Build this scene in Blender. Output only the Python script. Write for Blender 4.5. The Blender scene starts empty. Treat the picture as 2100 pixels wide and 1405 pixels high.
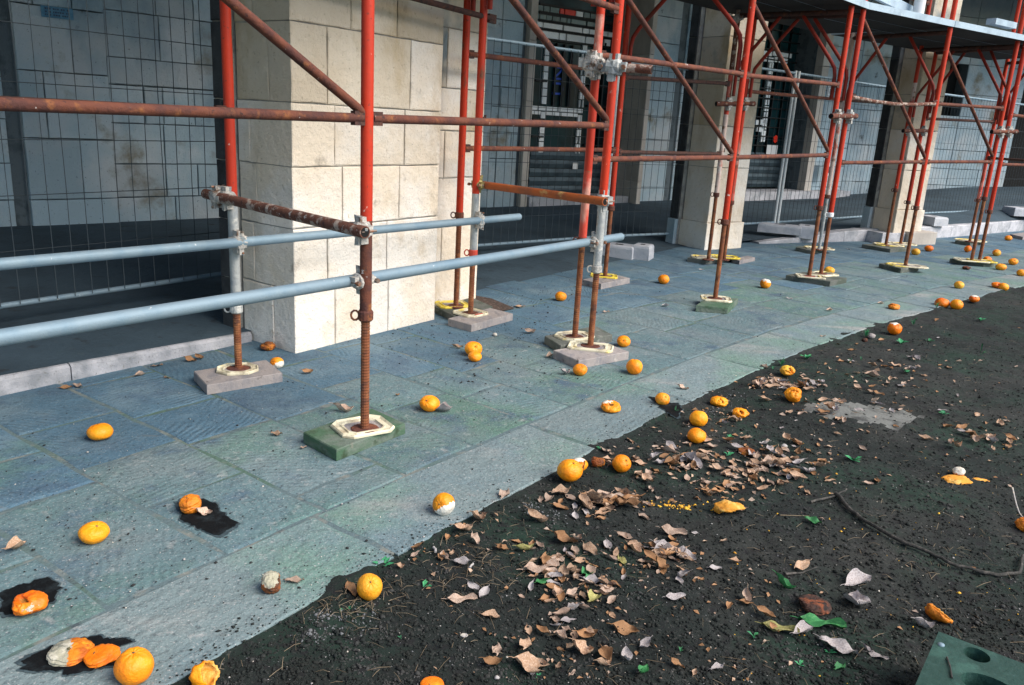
import bpy, math, random
from mathutils import Vector, Matrix, noise
random.seed(7)
R = random.Random(11)
C = bpy.context.scene.collection
PI = math.pi
rad = math.radians

# ------------------------------------------------------------------ camera
FOC, PITCH, ROLL, CAMH = 1645.8, 0.27069, 0.05826, 1.339      # focal length in photo pixels (2100 wide)
fwd = Vector((0, math.cos(PITCH), -math.sin(PITCH)))
up0 = Vector((0, math.sin(PITCH), math.cos(PITCH)))
rt0 = Vector((1, 0, 0))
crt = math.cos(ROLL)*rt0 + math.sin(ROLL)*up0
cup = -math.sin(ROLL)*rt0 + math.cos(ROLL)*up0
cam = bpy.data.objects.new('camera', bpy.data.cameras.new('camera'))
C.objects.link(cam)
cam.data.sensor_width = 36
cam.data.lens = FOC/2100*36
cam.data.clip_start = 0.05
cam.data.clip_end = 800
m = Matrix.Identity(4)
for i in range(3):
    m[i][0], m[i][1], m[i][2] = crt[i], cup[i], -fwd[i]
m[2][3] = CAMH
cam.matrix_world = m
bpy.context.scene.camera = cam

# ------------------------------------------------------------------ light
SUN_EL, SUN_AZ = rad(43), rad(-27)          # azimuth measured from +X towards +Y
sdir = Vector((math.cos(SUN_EL)*math.cos(SUN_AZ), math.cos(SUN_EL)*math.sin(SUN_AZ), math.sin(SUN_EL)))
world = bpy.data.worlds.new('World'); bpy.context.scene.world = world
world.use_nodes = True
wn = world.node_tree
bg = wn.nodes['Background']
sky = wn.nodes.new('ShaderNodeTexSky'); sky.sky_type = 'NISHITA'; sky.sun_disc = False
sky.sun_elevation = SUN_EL
sky.sun_rotation = PI/2 - SUN_AZ
sky.air_density = 1.2; sky.dust_density = 0.6; sky.ozone_density = 2.2
wn.links.new(sky.outputs[0], bg.inputs[0])
bg.inputs[1].default_value = 0.145
sl = bpy.data.lights.new('sun', 'SUN'); sl.energy = 4.1; sl.angle = rad(44); sl.color = (1.0, 0.91, 0.80)
so = bpy.data.objects.new('sun', sl); C.objects.link(so)
so.rotation_euler = (-sdir).to_track_quat('-Z', 'Y').to_euler()
so.location = sdir*30
vs = bpy.context.scene.view_settings
vs.view_transform = 'Standard'; vs.look = 'None'; vs.exposure = 0.50; vs.gamma = 1; vs.use_curve_mapping = False
bpy.context.scene.render.engine = 'CYCLES'

# ------------------------------------------------------------------ geometry of the place
def ray(x, y):
    return fwd + crt*((x-1050)/FOC) - cup*((y-702.5)/FOC)
def G(x, y, h=0.0):
    """point of the photograph that lies at height h, as a place in the scene"""
    r = ray(x, y); t = (CAMH-h)/-r.z
    return Vector((r.x*t, r.y*t, h))
def HZ(x, y, P):
    r = ray(x, y)
    return CAMH + r.z*math.hypot(P.x, P.y)/math.hypot(r.x, r.y)
def dist(P):
    return (P - Vector((0, 0, CAMH))).dot(fwd)
def PL(P, ang, x, y):
    """photo point on the upright plane through P along ang -> (s, z)"""
    d = Vector((math.cos(rad(ang)), math.sin(rad(ang)))); r = ray(x, y)
    det = d.x*(-r.y) + r.x*d.y
    s = (-P.x*(-r.y) + (-r.x)*P.y)/det if False else None
    # P + s d = t r
    # s*d.x - t*r.x = -P.x ; s*d.y - t*r.y = -P.y
    D = d.x*(-r.y) - (-r.x)*d.y
    s = (-P.x*(-r.y) - (-r.x)*(-P.y))/D
    t = (d.x*(-P.y) - d.y*(-P.x))/D
    return s, CAMH + t*r.z
A0 = rad(54.8); ca, sa = math.cos(A0), math.sin(A0)
def UV(u, v, z=0.0):
    return Vector((u*ca+v*sa, u*sa-v*ca, z))
class Fr:
    """upright frame: s along the wall, n out towards the street, z up"""
    def __init__(self, P, ang):
        self.P = Vector((P[0], P[1], 0)); self.ang = ang
        self.d = Vector((math.cos(rad(ang)), math.sin(rad(ang)), 0)); self.n = Vector((math.sin(rad(ang)), -math.cos(rad(ang)), 0))
    def __call__(self, s, n, z):
        return self.P + self.d*s + self.n*n + Vector((0, 0, z))

# ------------------------------------------------------------------ mesh helpers
class MB:
    def __init__(self):
        self.v = []; self.f = []; self.sm = []; self.mi = []
    def add(self, vs, fs, smooth=False, mi=0):
        o = len(self.v); self.v += [tuple(p) for p in vs]
        for f in fs:
            self.f.append([o+i for i in f]); self.sm.append(smooth); self.mi.append(mi)
        return self
    def box(self, c, hx, hy, hz, mi=0):
        c = Vector(c); hx, hy, hz = Vector(hx), Vector(hy), Vector(hz)
        vs = [c+hx*i+hy*j+hz*k for k in (-1, 1) for j in (-1, 1) for i in (-1, 1)]
        return self.add(vs, [(0, 2, 3, 1), (4, 5, 7, 6), (0, 1, 5, 4), (2, 6, 7, 3), (0, 4, 6, 2), (1, 3, 7, 5)], mi=mi)
    def abox(self, x0, y0, z0, x1, y1, z1):
        return self.box(((x0+x1)/2, (y0+y1)/2, (z0+z1)/2), ((x1-x0)/2, 0, 0), (0, (y1-y0)/2, 0), (0, 0, (z1-z0)/2))
    def fbox(self, F, s0, s1, n0, n1, z0, z1, mi=0):
        return self.box(F((s0+s1)/2, (n0+n1)/2, (z0+z1)/2), F.d*((s1-s0)/2), F.n*(-(n1-n0)/2), Vector((0, 0, (z1-z0)/2)), mi=mi)
    def path(self, pts, rr, n=10, caps=True, mi=0, smooth=True):
        pts = [Vector(p) for p in pts]; rings = []
        k = len(pts); ref = None
        for i, p in enumerate(pts):
            t = (pts[min(i+1, k-1)]-pts[max(i-1, 0)]).normalized()
            if ref is None:
                ref = t.cross(Vector((0, 0, 1)) if abs(t.z) < .9 else Vector((1, 0, 0))).normalized()
            a = (ref - t*ref.dot(t)).normalized(); b = t.cross(a); ref = a
            r = rr[i] if isinstance(rr, (list, tuple)) else rr
            rings.append([p + a*(r*math.cos(2*PI*j/n)) + b*(r*math.sin(2*PI*j/n)) for j in range(n)])
        vs = [q for rg in rings for q in rg]
        fs = [(i*n+j, i*n+(j+1) % n, (i+1)*n+(j+1) % n, (i+1)*n+j) for i in range(k-1) for j in range(n)]
        self.add(vs, fs, smooth, mi)
        if caps:
            self.add(rings[0], [tuple(range(n))[::-1]], False, mi); self.add(rings[-1], [tuple(range(n))], False, mi)
        return self
    def tube(self, a, b, r, n=12, caps=True, mi=0):
        return self.path([a, b], r, n, caps, mi)
    def mesh(self, name, mats):
        me = bpy.data.meshes.new(name); me.from_pydata(self.v, [], self.f)
        if not isinstance(mats, (list, tuple)): mats = [mats]
        for mt in mats: me.materials.append(mt)
        me.polygons.foreach_set('use_smooth', self.sm)
        me.polygons.foreach_set('material_index', self.mi)
        me.update(); return me
    def build(self, name, mats, parent=None, **kw):
        me = self.mesh(name, mats)
        return link(name, me, parent, **kw)
def tag(o, label=None, cat=None, group=None, kind=None):
    if label: o['label'] = label
    if cat: o['category'] = cat
    if group: o['group'] = group
    if kind: o['kind'] = kind
    return o
def link(name, me, parent=None, label=None, cat=None, group=None, kind=None):
    o = bpy.data.objects.new(name, me); C.objects.link(o)
    if parent is not None: 
        o.parent = parent
        if parent.location.length > 0 or parent.rotation_euler.z != 0:
            pm = Matrix.Translation(parent.location) @ parent.rotation_euler.to_matrix().to_4x4()
            o.matrix_parent_inverse = pm.inverted()
    return tag(o, label, cat, group, kind)
def empty(name, loc, label, cat, group=None, kind=None):
    o = bpy.data.objects.new(name, None); C.objects.link(o); o.location = loc; o.empty_display_size = .1
    return tag(o, label, cat, group, kind)

# ------------------------------------------------------------------ materials
def mat(name, base, rough=.8, metal=0.0, layers=(), bump=(), rnd=0.0, spec=0.4, wave=None, coord='Object', tr=0.0, cont=False):
    """layers: (colour, scale, lo, hi, detail[, stretch xyz]) noise masks; bump: (scale, strength, detail)"""
    mt = bpy.data.materials.new(name); mt.use_nodes = True
    nt = mt.node_tree; N = nt.nodes; L = nt.links
    bs = N['Principled BSDF']
    tc = N.new('ShaderNodeTexCoord'); src = tc.outputs[coord]
    oi = N.new('ShaderNodeObjectInfo')
    ad = N.new('ShaderNodeVectorMath'); ad.operation = 'ADD'
    cb = N.new('ShaderNodeCombineXYZ'); mu = N.new('ShaderNodeMath'); mu.operation = 'MULTIPLY'; mu.inputs[1].default_value = 0.0 if cont else 7.3
    L.new(oi.outputs['Random'], mu.inputs[0])
    for k in range(3): L.new(mu.outputs[0], cb.inputs[k])
    L.new(src, ad.inputs[0]); L.new(cb.outputs[0], ad.inputs[1]); vec = ad.outputs[0]
    def nz(scale, detail, stretch=None, off=0, v=None):
        n = N.new('ShaderNodeTexNoise'); n.inputs['Scale'].default_value = scale; n.inputs['Detail'].default_value = detail
        n.inputs['Roughness'].default_value = .62
        mp = N.new('ShaderNodeMapping'); mp.inputs['Location'].default_value = (off*3.1, off*1.7, off*2.3)
        if stretch: mp.inputs['Scale'].default_value = stretch
        L.new(v or vec, mp.inputs[0]); L.new(mp.outputs[0], n.inputs['Vector']); return n.outputs['Fac']
    def ramp(s, lo, hi):
        mr = N.new('ShaderNodeMapRange'); mr.inputs[1].default_value = lo; mr.inputs[2].default_value = hi; mr.clamp = True
        L.new(s, mr.inputs[0]); return mr.outputs[0]
    rgb = N.new('ShaderNodeRGB'); rgb.outputs[0].default_value = (*base, 1); col = rgb.outputs[0]
    for i, ly in enumerate(layers):
        c, sc, lo, hi, de = ly[:5]; st = ly[5] if len(ly) > 5 else None
        if st == 'spots':
            vo = N.new('ShaderNodeTexVoronoi'); vo.inputs['Scale'].default_value = sc; L.new(vec, vo.inputs['Vector'])
            fac = ramp(vo.outputs['Distance'], hi, lo)
            g = ramp(nz(sc*.35, 1, None, i+1), .5, .6); ml = N.new('ShaderNodeMath'); ml.operation = 'MULTIPLY'
            L.new(fac, ml.inputs[0]); L.new(g, ml.inputs[1]); fac = ml.outputs[0]
        else:
            fac = ramp(nz(sc, de, st, i+1), lo, hi)
        mx = N.new('ShaderNodeMix'); mx.data_type = 'RGBA'
        L.new(fac, mx.inputs[0]); L.new(col, mx.inputs[6]); mx.inputs[7].default_value = (*c, 1); col = mx.outputs[2]
    if rnd:
        hs = N.new('ShaderNodeHueSaturation'); mr = N.new('ShaderNodeMapRange')
        mr.inputs[3].default_value = 1-rnd; mr.inputs[4].default_value = 1+rnd
        L.new(oi.outputs['Random'], mr.inputs[0]); L.new(mr.outputs[0], hs.inputs['Value']); L.new(col, hs.inputs['Color']); col = hs.outputs[0]
    L.new(col, bs.inputs['Base Color'])
    bs.inputs['Roughness'].default_value = rough; bs.inputs['Metallic'].default_value = metal
    bs.inputs['Specular IOR Level'].default_value = spec
    prev = None
    bl = list(bump)
    for i, (sc, st, de) in enumerate(bl):
        b = N.new('ShaderNodeBump'); b.inputs['Strength'].default_value = min(1, st); b.inputs['Distance'].default_value = .5/sc
        L.new(nz(sc, de, None, 9+i), b.inputs['Height'])
        if prev: L.new(prev, b.inputs['Normal'])
        prev = b.outputs[0]
    if wave:
        sc, st, dis = wave
        rt = N.new('ShaderNodeVectorRotate'); rt.rotation_type = 'Z_AXIS'
        m2 = N.new('ShaderNodeMath'); m2.operation = 'MULTIPLY'; m2.inputs[1].default_value = 9.0
        L.new(oi.outputs['Random'], m2.inputs[0]); L.new(m2.outputs[0], rt.inputs['Angle']); L.new(vec, rt.inputs['Vector'])
        wv = N.new('ShaderNodeTexWave'); wv.inputs['Scale'].default_value = sc; wv.inputs['Distortion'].default_value = dis
        wv.inputs['Detail'].default_value = 2; wv.inputs['Detail Scale'].default_value = .35
        L.new(rt.outputs[0], wv.inputs['Vector'])
        msk = ramp(nz(2.2, 2, None, 33), .42, .62)
        ml = N.new('ShaderNodeMath'); ml.operation = 'MULTIPLY'; L.new(wv.outputs['Fac'], ml.inputs[0]); L.new(msk, ml.inputs[1])
        b = N.new('ShaderNodeBump'); b.inputs['Strength'].default_value = st; b.inputs['Distance'].default_value = .005
        L.new(ml.outputs[0], b.inputs['Height'])
        if prev: L.new(prev, b.inputs['Normal'])
        prev = b.outputs[0]
    if prev: L.new(prev, bs.inputs['Normal'])
    if tr:
        bs.inputs['Subsurface Weight'].default_value = tr; bs.inputs['Subsurface Radius'].default_value = (.01, .004, .002)
        bs.inputs['Subsurface Scale'].default_value = 1
    return mt

Mt = {}
Mt['flag'] = mat('flagstone', (.068, .135, .188), .85, 0,
    [((.115, .18, .22), 2.3, .45, .62, 6), ((.085, .165, .13), 1.1, .58, .74, 5), ((.06, .105, .155), 3.7, .50, .68, 6),
     ((.17, .22, .245), 22, .60, .84, 8), ((.028, .055, .075), 75, .54, .74, 5), ((.24, .28, .30), 130, .58, .76, 3), ((.15, .16, .155), 1.6, .62, .74, 7, (1, 5, 1)), ((.5, .5, .5), 38, .02, .05, 0, 'spots')],
    [(9, .35, 5), (70, .5, 5), (300, .35, 2)], rnd=.09, wave=(11, .5, 10), cont=True)
Mt['flag2'] = mat('greenish_flagstone', (.105, .172, .185), .85, 0,
    [((.14, .19, .20), 2.1, .45, .62, 6), ((.085, .175, .125), 1.2, .50, .70, 6), ((.065, .11, .15), 3.9, .52, .68, 6),
     ((.31, .32, .31), 22, .58, .80, 8), ((.05, .07, .08), 75, .54, .72, 5), ((.36, .37, .37), 130, .58, .74, 3)],
    [(9, .35, 5), (70, .5, 5), (300, .35, 2)], rnd=.07, wave=(11, .3, 10), cont=True)
Mt['border'] = mat('border_stone', (.155, .205, .21), .85, 0,
    [((.13, .19, .21), 1.3, .48, .64, 6), ((.13, .235, .175), 1.1, .50, .70, 5), ((.29, .29, .275), 1.1, .54, .70, 6, (1, 3, 1)),
     ((.36, .35, .34), 26, .60, .8, 8), ((.06, .08, .09), 75, .54, .74, 5), ((.40, .40, .39), 130, .58, .74, 3)],
    [(8, .35, 5), (60, .55, 5), (300, .35, 2)], rnd=.07, wave=(9, .25, 11), cont=True)
Mt['joint'] = mat('joint_mortar', (.10, .145, .155), .95, 0, [((.075, .13, .10), 1.7, .50, .62, 5), ((.19, .20, .18), 9, .52, .66, 4), ((.06, .08, .09), 16, .58, .7, 4)], [(60, .8, 5)])
Mt['dust'] = mat('pale_soil', (.15, .155, .145), .97, 0, [((.05, .052, .05), 9, .50, .66, 6)], [(60, .8, 6)])
Mt['soil'] = mat('soil', (.007, .0115, .010), .97, 0,
    [((.025, .027, .024), .8, .50, .66, 8), ((.007, .024, .015), 1.9, .48, .64, 7), ((.062, .060, .056), 70, .58, .70, 5),
     ((.008, .008, .009), 25, .52, .66, 5), ((.30, .29, .26), 85, .02, .075, 0, 'spots')],
    [(30, .55, 6), (160, .9, 5)])
Mt['floor'] = mat('arcade_paving', (.042, .070, .092), .85, 0, [((.028, .048, .064), 1.4, .42, .6, 6), ((.07, .085, .095), 18, .62, .76, 6), ((.02, .025, .03), 7, .6, .72, 4)], [(14, .3, 5), (120, .4, 4)])
Mt['kerb'] = mat('kerb_stone', (.46, .455, .48), .85, 0, [((.27, .28, .30), 5, .45, .62, 6), ((.20, .20, .19), 60, .58, .72, 5), ((.17, .19, .21), 2, .60, .70, 4)], [(20, .4, 5), (150, .6, 4)], rnd=.15)
Mt['lime'] = mat('limestone', (.72, .615, .485), .88, 0,
    [((.78, .72, .645), 1.6, .42, .60, 5), ((.56, .45, .32), 2.6, .58, .74, 6, (1, 1, .5)), ((.40, .31, .21), 34, .62, .76, 6),
     ((.40, .34, .27), 5, .66, .76, 8), ((.34, .31, .27), 95, .62, .76, 3), ((.50, .43, .34), .9, .52, .68, 6, (1, 1, .4))], [(12, .5, 6), (90, .7, 5)], rnd=.08, cont=True)
Mt['limeochre'] = mat('weathered_limestone', (.56, .47, .355), .88, 0,
    [((.62, .54, .43), 1.8, .42, .60, 5), ((.44, .335, .20), 2.6, .52, .70, 6, (1, 1, .5)), ((.33, .27, .19), 34, .60, .74, 6),
     ((.22, .19, .15), 5, .66, .76, 7), ((.20, .24, .25), 1.3, .56, .68, 4)], [(12, .5, 6), (90, .7, 5)], rnd=.10, cont=True)
Mt['limemortar'] = mat('lime_mortar', (.33, .32, .29), .95, 0, [((.22, .215, .20), 8, .45, .6, 5), ((.45, .42, .36), 3, .55, .65, 4)], [(60, .8, 5)])
Mt['wall'] = mat('travertine', (.34, .435, .485), .88, 0,
    [((.46, .50, .52), 1.3, .45, .62, 7), ((.14, .22, .28), .9, .52, .70, 7, (1, 1, .6)), ((.21, .195, .15), 1.7, .58, .70, 7), ((.06, .075, .08), 3.1, .66, .74, 7),
     ((.07, .075, .08), 48, .63, .73, 5), ((.44, .44, .43), 24, .66, .78, 6)], [(16, .35, 5), (80, .7, 5)], rnd=.10, cont=True)
Mt['stoneshade'] = mat('shade_black_stone', (.045, .048, .05), .9, 0, [((.02, .022, .024), 5, .45, .62, 6), ((.10, .095, .085), 9, .62, .74, 6)], [(30, .6, 6)])  # rear strips of the pillars: shade painted into the stone colour
Mt['walljoint'] = mat('wall_joint', (.11, .135, .15), .95, 0, [((.07, .09, .10), 6, .5, .6, 5)], [(50, .8, 4)])
Mt['cream'] = mat('pale_jamb_stone', (.50, .46, .41), .85, 0, [((.38, .34, .30), 2, .45, .62, 6, (1, 1, .4)), ((.28, .25, .22), 40, .62, .75, 5)], [(20, .3, 5), (90, .5, 4)], rnd=.08)
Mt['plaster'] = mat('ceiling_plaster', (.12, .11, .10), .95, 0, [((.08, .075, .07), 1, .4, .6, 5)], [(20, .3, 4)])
Mt['red'] = mat('red_scaffold_paint', (.51, .033, .007), .5, 0,
    [((.42, .03, .012), 6, .45, .66, 5, (1, 1, .35)), ((.17, .055, .026), 11, .61, .68, 7, (1, 1, .4)), ((.08, .03, .02), 60, .62, .68, 5), ((.64, .46, .38), 22, .665, .70, 7), ((.36, .028, .012), 2.5, .5, .66, 5, (1, 1, .3))],
    [(40, .15, 4), (200, .2, 3)], spec=.3, rnd=.08)
Mt['redshade'] = mat('shade_darkened_red_paint', (.27, .022, .010), .6, 0, [((.12, .03, .018), 11, .5, .64, 7)], [(60, .3, 4)], spec=.3)  # knee braces: red darkened to paint in the shade under the deck
Mt['redworn'] = mat('worn_red_paint', (.52, .055, .03), .6, 0,
    [((.55, .27, .21), 7, .48, .60, 7, (1, 1, .5)), ((.20, .07, .035), 10, .56, .64, 7, (1, 1, .5)), ((.66, .60, .54), 13, .60, .66, 7, (1, 1, .6))], [(40, .4, 5), (200, .3, 3)])
Mt['pinkworn'] = mat('pale_peeling_paint', (.58, .44, .38), .7, 0, [((.50, .10, .06), 9, .56, .64, 7, (1, 1, .5)), ((.24, .13, .08), 14, .58, .66, 7), ((.7, .66, .6), 6, .55, .65, 6)], [(40, .5, 5)])
Mt['rust'] = mat('rusty_steel', (.155, .050, .028), .85, .1,
    [((.085, .032, .026), 13, .42, .60, 7), ((.27, .10, .035), 20, .56, .70, 7), ((.045, .022, .02), 45, .60, .70, 5), ((.58, .53, .49), 24, .68, .72, 7)],
    [(60, .6, 6), (260, .5, 4)], rnd=.15)
Mt['rust_and_shade'] = mat('dark_rust_and_shade_steel', (.075, .034, .026), .85, .1, [((.13, .05, .028), 16, .55, .68, 7), ((.03, .02, .02), 30, .5, .65, 5)], [(60, .6, 6)], rnd=.15)  # rust on ledgers and lugs; on head beams it stands for shade
Mt['jack'] = mat('rusty_screw_thread', (.20, .065, .026), .85, .1, [((.32, .13, .05), 12, .5, .66, 6), ((.10, .04, .026), 22, .5, .65, 6), ((.6, .5, .42), 60, .72, .76, 4)], [(200, .3, 3)])
Mt['orangerust'] = mat('orange_rust_tube', (.36, .085, .018), .75, .0, [((.25, .075, .03), 9, .45, .6, 7), ((.46, .28, .10), 13, .58, .68, 7), ((.12, .045, .02), 50, .62, .7, 4)], [(70, .5, 5)])
Mt['cementrust'] = mat('cement_crusted_rusty_tube', (.14, .055, .035), .95, 0, [((.38, .30, .25), 18, .50, .58, 7), ((.07, .03, .025), 40, .55, .65, 6), ((.55, .5, .45), 26, .62, .68, 6)], [(50, 1, 7), (180, .8, 4)])
Mt['galv'] = mat('galvanised_tube', (.21, .285, .335), .6, .25, [((.17, .25, .31), 9, .45, .62, 6), ((.62, .64, .64), 34, .68, .72, 7), ((.30, .24, .18), 12, .70, .78, 6)], [(120, .25, 4)], rnd=.05)
Mt['galvold'] = mat('old_galvanised_post', (.42, .43, .41), .65, .3, [((.30, .32, .33), 12, .45, .6, 7), ((.30, .18, .09), 10, .60, .70, 7), ((.62, .6, .55), 16, .58, .66, 7)], [(60, .5, 5)])
Mt['coupler'] = mat('cement_crusted_coupler', (.38, .36, .33), .7, .2, [((.55, .52, .47), 22, .45, .58, 6), ((.14, .08, .05), 16, .58, .66, 6), ((.22, .25, .26), 30, .55, .65, 4)], [(60, .9, 6), (220, .6, 4)], rnd=.15)
Mt['brass'] = mat('brassy_coupler', (.30, .25, .10), .5, .5, [((.14, .11, .05), 25, .5, .6, 5), ((.5, .46, .3), 30, .62, .7, 5)], [(80, .6, 5)])
Mt['bolt'] = mat('bolt_steel', (.20, .16, .13), .6, .5, [((.3, .12, .06), 30, .5, .6, 4)], [(120, .4, 4)])
Mt['deck'] = mat('galvanised_deck', (.42, .52, .60), .5, .3, [((.32, .40, .47), 5, .45, .62, 5), ((.5, .58, .64), 40, .6, .7, 3)], [(60, .2, 4)], rnd=.06)
Mt['deckunder'] = mat('deck_underside', (.014, .012, .011), .8, 0, [((.008, .008, .008), 4, .4, .6, 4)], [(40, .3, 4)])  # near-black colour paints in the shade on the deck's underside
Mt['board_green'] = mat('mossy_green_board', (.055, .115, .065), .9, 0, [((.13, .16, .13), 5, .45, .62, 6, (1, 1, 3)), ((.035, .06, .03), 14, .55, .68, 6), ((.20, .19, .15), 18, .62, .74, 5)], [(30, .5, 6), (160, .5, 4)])
Mt['board_grey'] = mat('weathered_plank', (.30, .265, .25), .9, 0, [((.20, .19, .20), 6, .45, .62, 6, (3, 1, 1)), ((.11, .09, .08), 25, .60, .72, 6), ((.38, .34, .31), 12, .58, .7, 5)], [(40, .5, 6, ), (200, .5, 3)], rnd=.10)
Mt['board_dark'] = mat('damp_dark_plank', (.13, .135, .12), .9, 0, [((.075, .09, .07), 6, .45, .62, 6), ((.22, .23, .2), 16, .6, .7, 5)], [(40, .6, 6)], rnd=.15)
Mt['pad_cream'] = mat('cream_plastic_pad', (.64, .59, .43), .6, 0, [((.36, .30, .20), 12, .48, .64, 7), ((.68, .52, .10), 5, .56, .66, 3), ((.25, .2, .14), 40, .64, .72, 4)], [(60, .2, 4)], rnd=.06)
Mt['pad_yellow'] = mat('yellow_plastic_pad', (.66, .50, .05), .5, 0, [((.62, .55, .28), 8, .55, .66, 4), ((.3, .22, .06), 34, .64, .72, 4)], [(60, .2, 4)])
Mt['padred'] = mat('red_print', (.45, .06, .04), .6)
Mt['postw'] = mat('pale_fence_post', (.62, .64, .64), .5, .1, [((.45, .5, .52), 9, .5, .64, 5)])
Mt['wire'] = mat('fence_wire', (.05, .065, .075), .6, .3)
Mt['blocker'] = mat('concrete_foot', (.46, .47, .50), .9, 0, [((.36, .38, .42), 6, .45, .6, 6), ((.18, .18, .19), 50, .66, .75, 4)], [(30, .4, 5), (160, .6, 4)], rnd=.06)
Mt['glass'] = mat('dark_glass', (.010, .040, .046), .22, 0, [((.006, .016, .02), 1.5, .45, .6, 3)], spec=.18)
Mt['frosted'] = mat('frosted_panel', (.88, .90, .90), .5, 0, [((.72, .76, .80), 50, .52, .66, 2, (1, 1, 5))], rnd=.10)
Mt['greenpane'] = mat('green_glass_pane', (.10, .155, .15), .25, 0, [((.16, .2, .18), 7, .5, .65, 4)], rnd=.25)
Mt['redpane'] = mat('red_panel', (.75, .03, .01), .4)
Mt['bar'] = mat('black_iron', (.010, .011, .012), .5, .3)
Mt['shutter'] = mat('teal_roller_shutter', (.07, .105, .125), .55, .3, [((.04, .06, .075), 4, .45, .6, 5)], [(60, .2, 3)])
Mt['blueplate'] = mat('blue_plate', (.06, .19, .30), .5, 0, [((.10, .26, .38), 14, .5, .6, 4)])
Mt['bluetext'] = mat('blue_letters', (.02, .09, .55), .5)
Mt['white'] = mat('white_enamel', (.75, .76, .76), .5)
Mt['ink'] = mat('dark_print', (.02, .03, .07), .6)
Mt['damp'] = mat('damp_rim', (.030, .05, .06), .75, 0, [((.06, .09, .10), 30, .45, .6, 6)], [(70, .4, 5)])
Mt['stain'] = mat('dark_wet_stain', (.004, .005, .006), .8, 0, [((.016, .022, .025), 18, .5, .66, 6)], [(70, .5, 5)], spec=.15)
Mt['greenbox'] = mat('green_painted_casting', (.010, .042, .032), .6, 0, [((.03, .09, .07), 12, .5, .66, 6), ((.10, .12, .03), 4, .6, .72, 5), ((.02, .06, .05), 30, .55, .66, 5)], [(60, .4, 5)])
Mt['black'] = mat('black_hole', (.004, .004, .004), .9)
OR = dict(rough=.5, spec=.45)
Mt['or_fresh'] = mat('orange_peel', (.82, .235, .004), .5, 0, [((.86, .33, .008), 9, .42, .62, 3), ((.66, .17, .006), 7, .60, .76, 4), ((.26, .09, .02), 26, .665, .72, 5), ((.80, .48, .05), 3, .56, .70, 3)], [(300, .5, 2), (30, .35, 3)], rnd=.13, tr=.08)
Mt['or_deep'] = mat('deep_orange_peel', (.80, .19, .004), .5, 0, [((.70, .12, .006), 9, .45, .62, 3), ((.85, .33, .02), 14, .62, .76, 3), ((.3, .08, .02), 30, .74, .8, 3)], [(300, .35, 2), (30, .3, 3)], rnd=.08, tr=.08)
Mt['or_brown'] = mat('rotten_brown_peel', (.23, .065, .014), .7, 0, [((.50, .16, .012), 20, .50, .62, 5), ((.06, .028, .016), 28, .50, .62, 6)], [(60, .9, 6)], rnd=.15)
Mt['or_dark'] = mat('black_rotten_peel', (.055, .024, .016), .8, 0, [((.22, .06, .02), 14, .50, .60, 6), ((.02, .012, .01), 40, .5, .6, 6)], [(40, 1, 7)])
Mt['or_shrivel'] = mat('shrivelled_peel', (.66, .20, .010), .6, 0, [((.40, .09, .008), 24, .46, .62, 5), ((.78, .32, .02), 36, .6, .7, 4), ((.12, .05, .02), 30, .66, .74, 4)], [(60, .7, 6)], rnd=.1)
Mt['pith'] = mat('peel_inside', (.66, .28, .03), .8, 0, [((.72, .45, .12), 26, .5, .62, 4), ((.35, .12, .01), 30, .58, .68, 4)], [(80, .6, 5)])
Mt['pith_dark'] = mat('rotten_hollow', (.22, .075, .012), .8, 0, [((.52, .22, .03), 26, .5, .62, 5), ((.07, .03, .015), 30, .56, .66, 5)], [(80, .8, 6)])
Mt['mouldw'] = mat('white_mould', (.72, .69, .61), .95, 0, [((.55, .5, .42), 26, .5, .62, 4)], [(120, .6, 4)])
Mt['mouldg'] = mat('grey_mould', (.36, .34, .25), .95, 0, [((.50, .47, .38), 26, .5, .62, 4), ((.2, .2, .16), 40, .55, .65, 4)], [(120, .8, 4)])
Mt['calyx'] = mat('orange_stem', (.09, .075, .03), .8, 0, [((.2, .14, .05), 40, .5, .6, 3)])
Mt['leaf_a'] = mat('dry_leaf_tan', (.36, .225, .14), .75, 0, [((.50, .36, .26), 20, .45, .62, 4), ((.20, .10, .055), 30, .58, .7, 4)], [(60, .5, 4)], rnd=.30)
Mt['leaf_b'] = mat('dry_leaf_pinkish', (.43, .30, .225), .75, 0, [((.56, .43, .34), 20, .45, .62, 4), ((.24, .14, .09), 30, .58, .7, 4)], [(60, .5, 4)], rnd=.28)
Mt['leaf_c'] = mat('dry_leaf_brown', (.30, .155, .07), .7, 0, [((.36, .20, .10), 20, .5, .64, 4)], [(60, .5, 4)], rnd=.30)
Mt['leaf_g'] = mat('fresh_green_leaf', (.03, .17, .055), .5, 0, [((.07, .25, .08), 20, .5, .64, 4)], [(50, .3, 4)], rnd=.2)
Mt['leaf_y'] = mat('yellowing_leaf', (.26, .25, .07), .6, 0, [((.40, .36, .16), 20, .45, .62, 4), ((.16, .10, .05), 24, .6, .7, 4)], [(50, .4, 4)], rnd=.2)
Mt['leaf_w'] = mat('bleached_grey_leaf', (.46, .42, .41), .8, 0, [((.30, .26, .26), 20, .45, .62, 5)], [(60, .6, 4)], rnd=.2)
Mt['weed'] = mat('weed_leaf', (.030, .20, .085), .6, 0, [((.06, .30, .10), 30, .5, .64, 4)], rnd=.3)
Mt['twig'] = mat('twig_bark', (.035, .034, .031), .9, 0, [((.10, .09, .08), 30, .5, .64, 5)], [(80, .8, 4)], rnd=.2)
Mt['drygrass'] = mat('dry_stalks', (.22, .17, .11), .8, 0, [((.12, .085, .05), 14, .45, .6, 3)])
Mt['crumb'] = mat('soil_crumb', (.012, .0155, .014), .97, 0, [((.045, .045, .043), 9, .52, .6, 3), ((.012, .014, .012), 7, .5, .6, 3)], [(200, .7, 3)])
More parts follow.
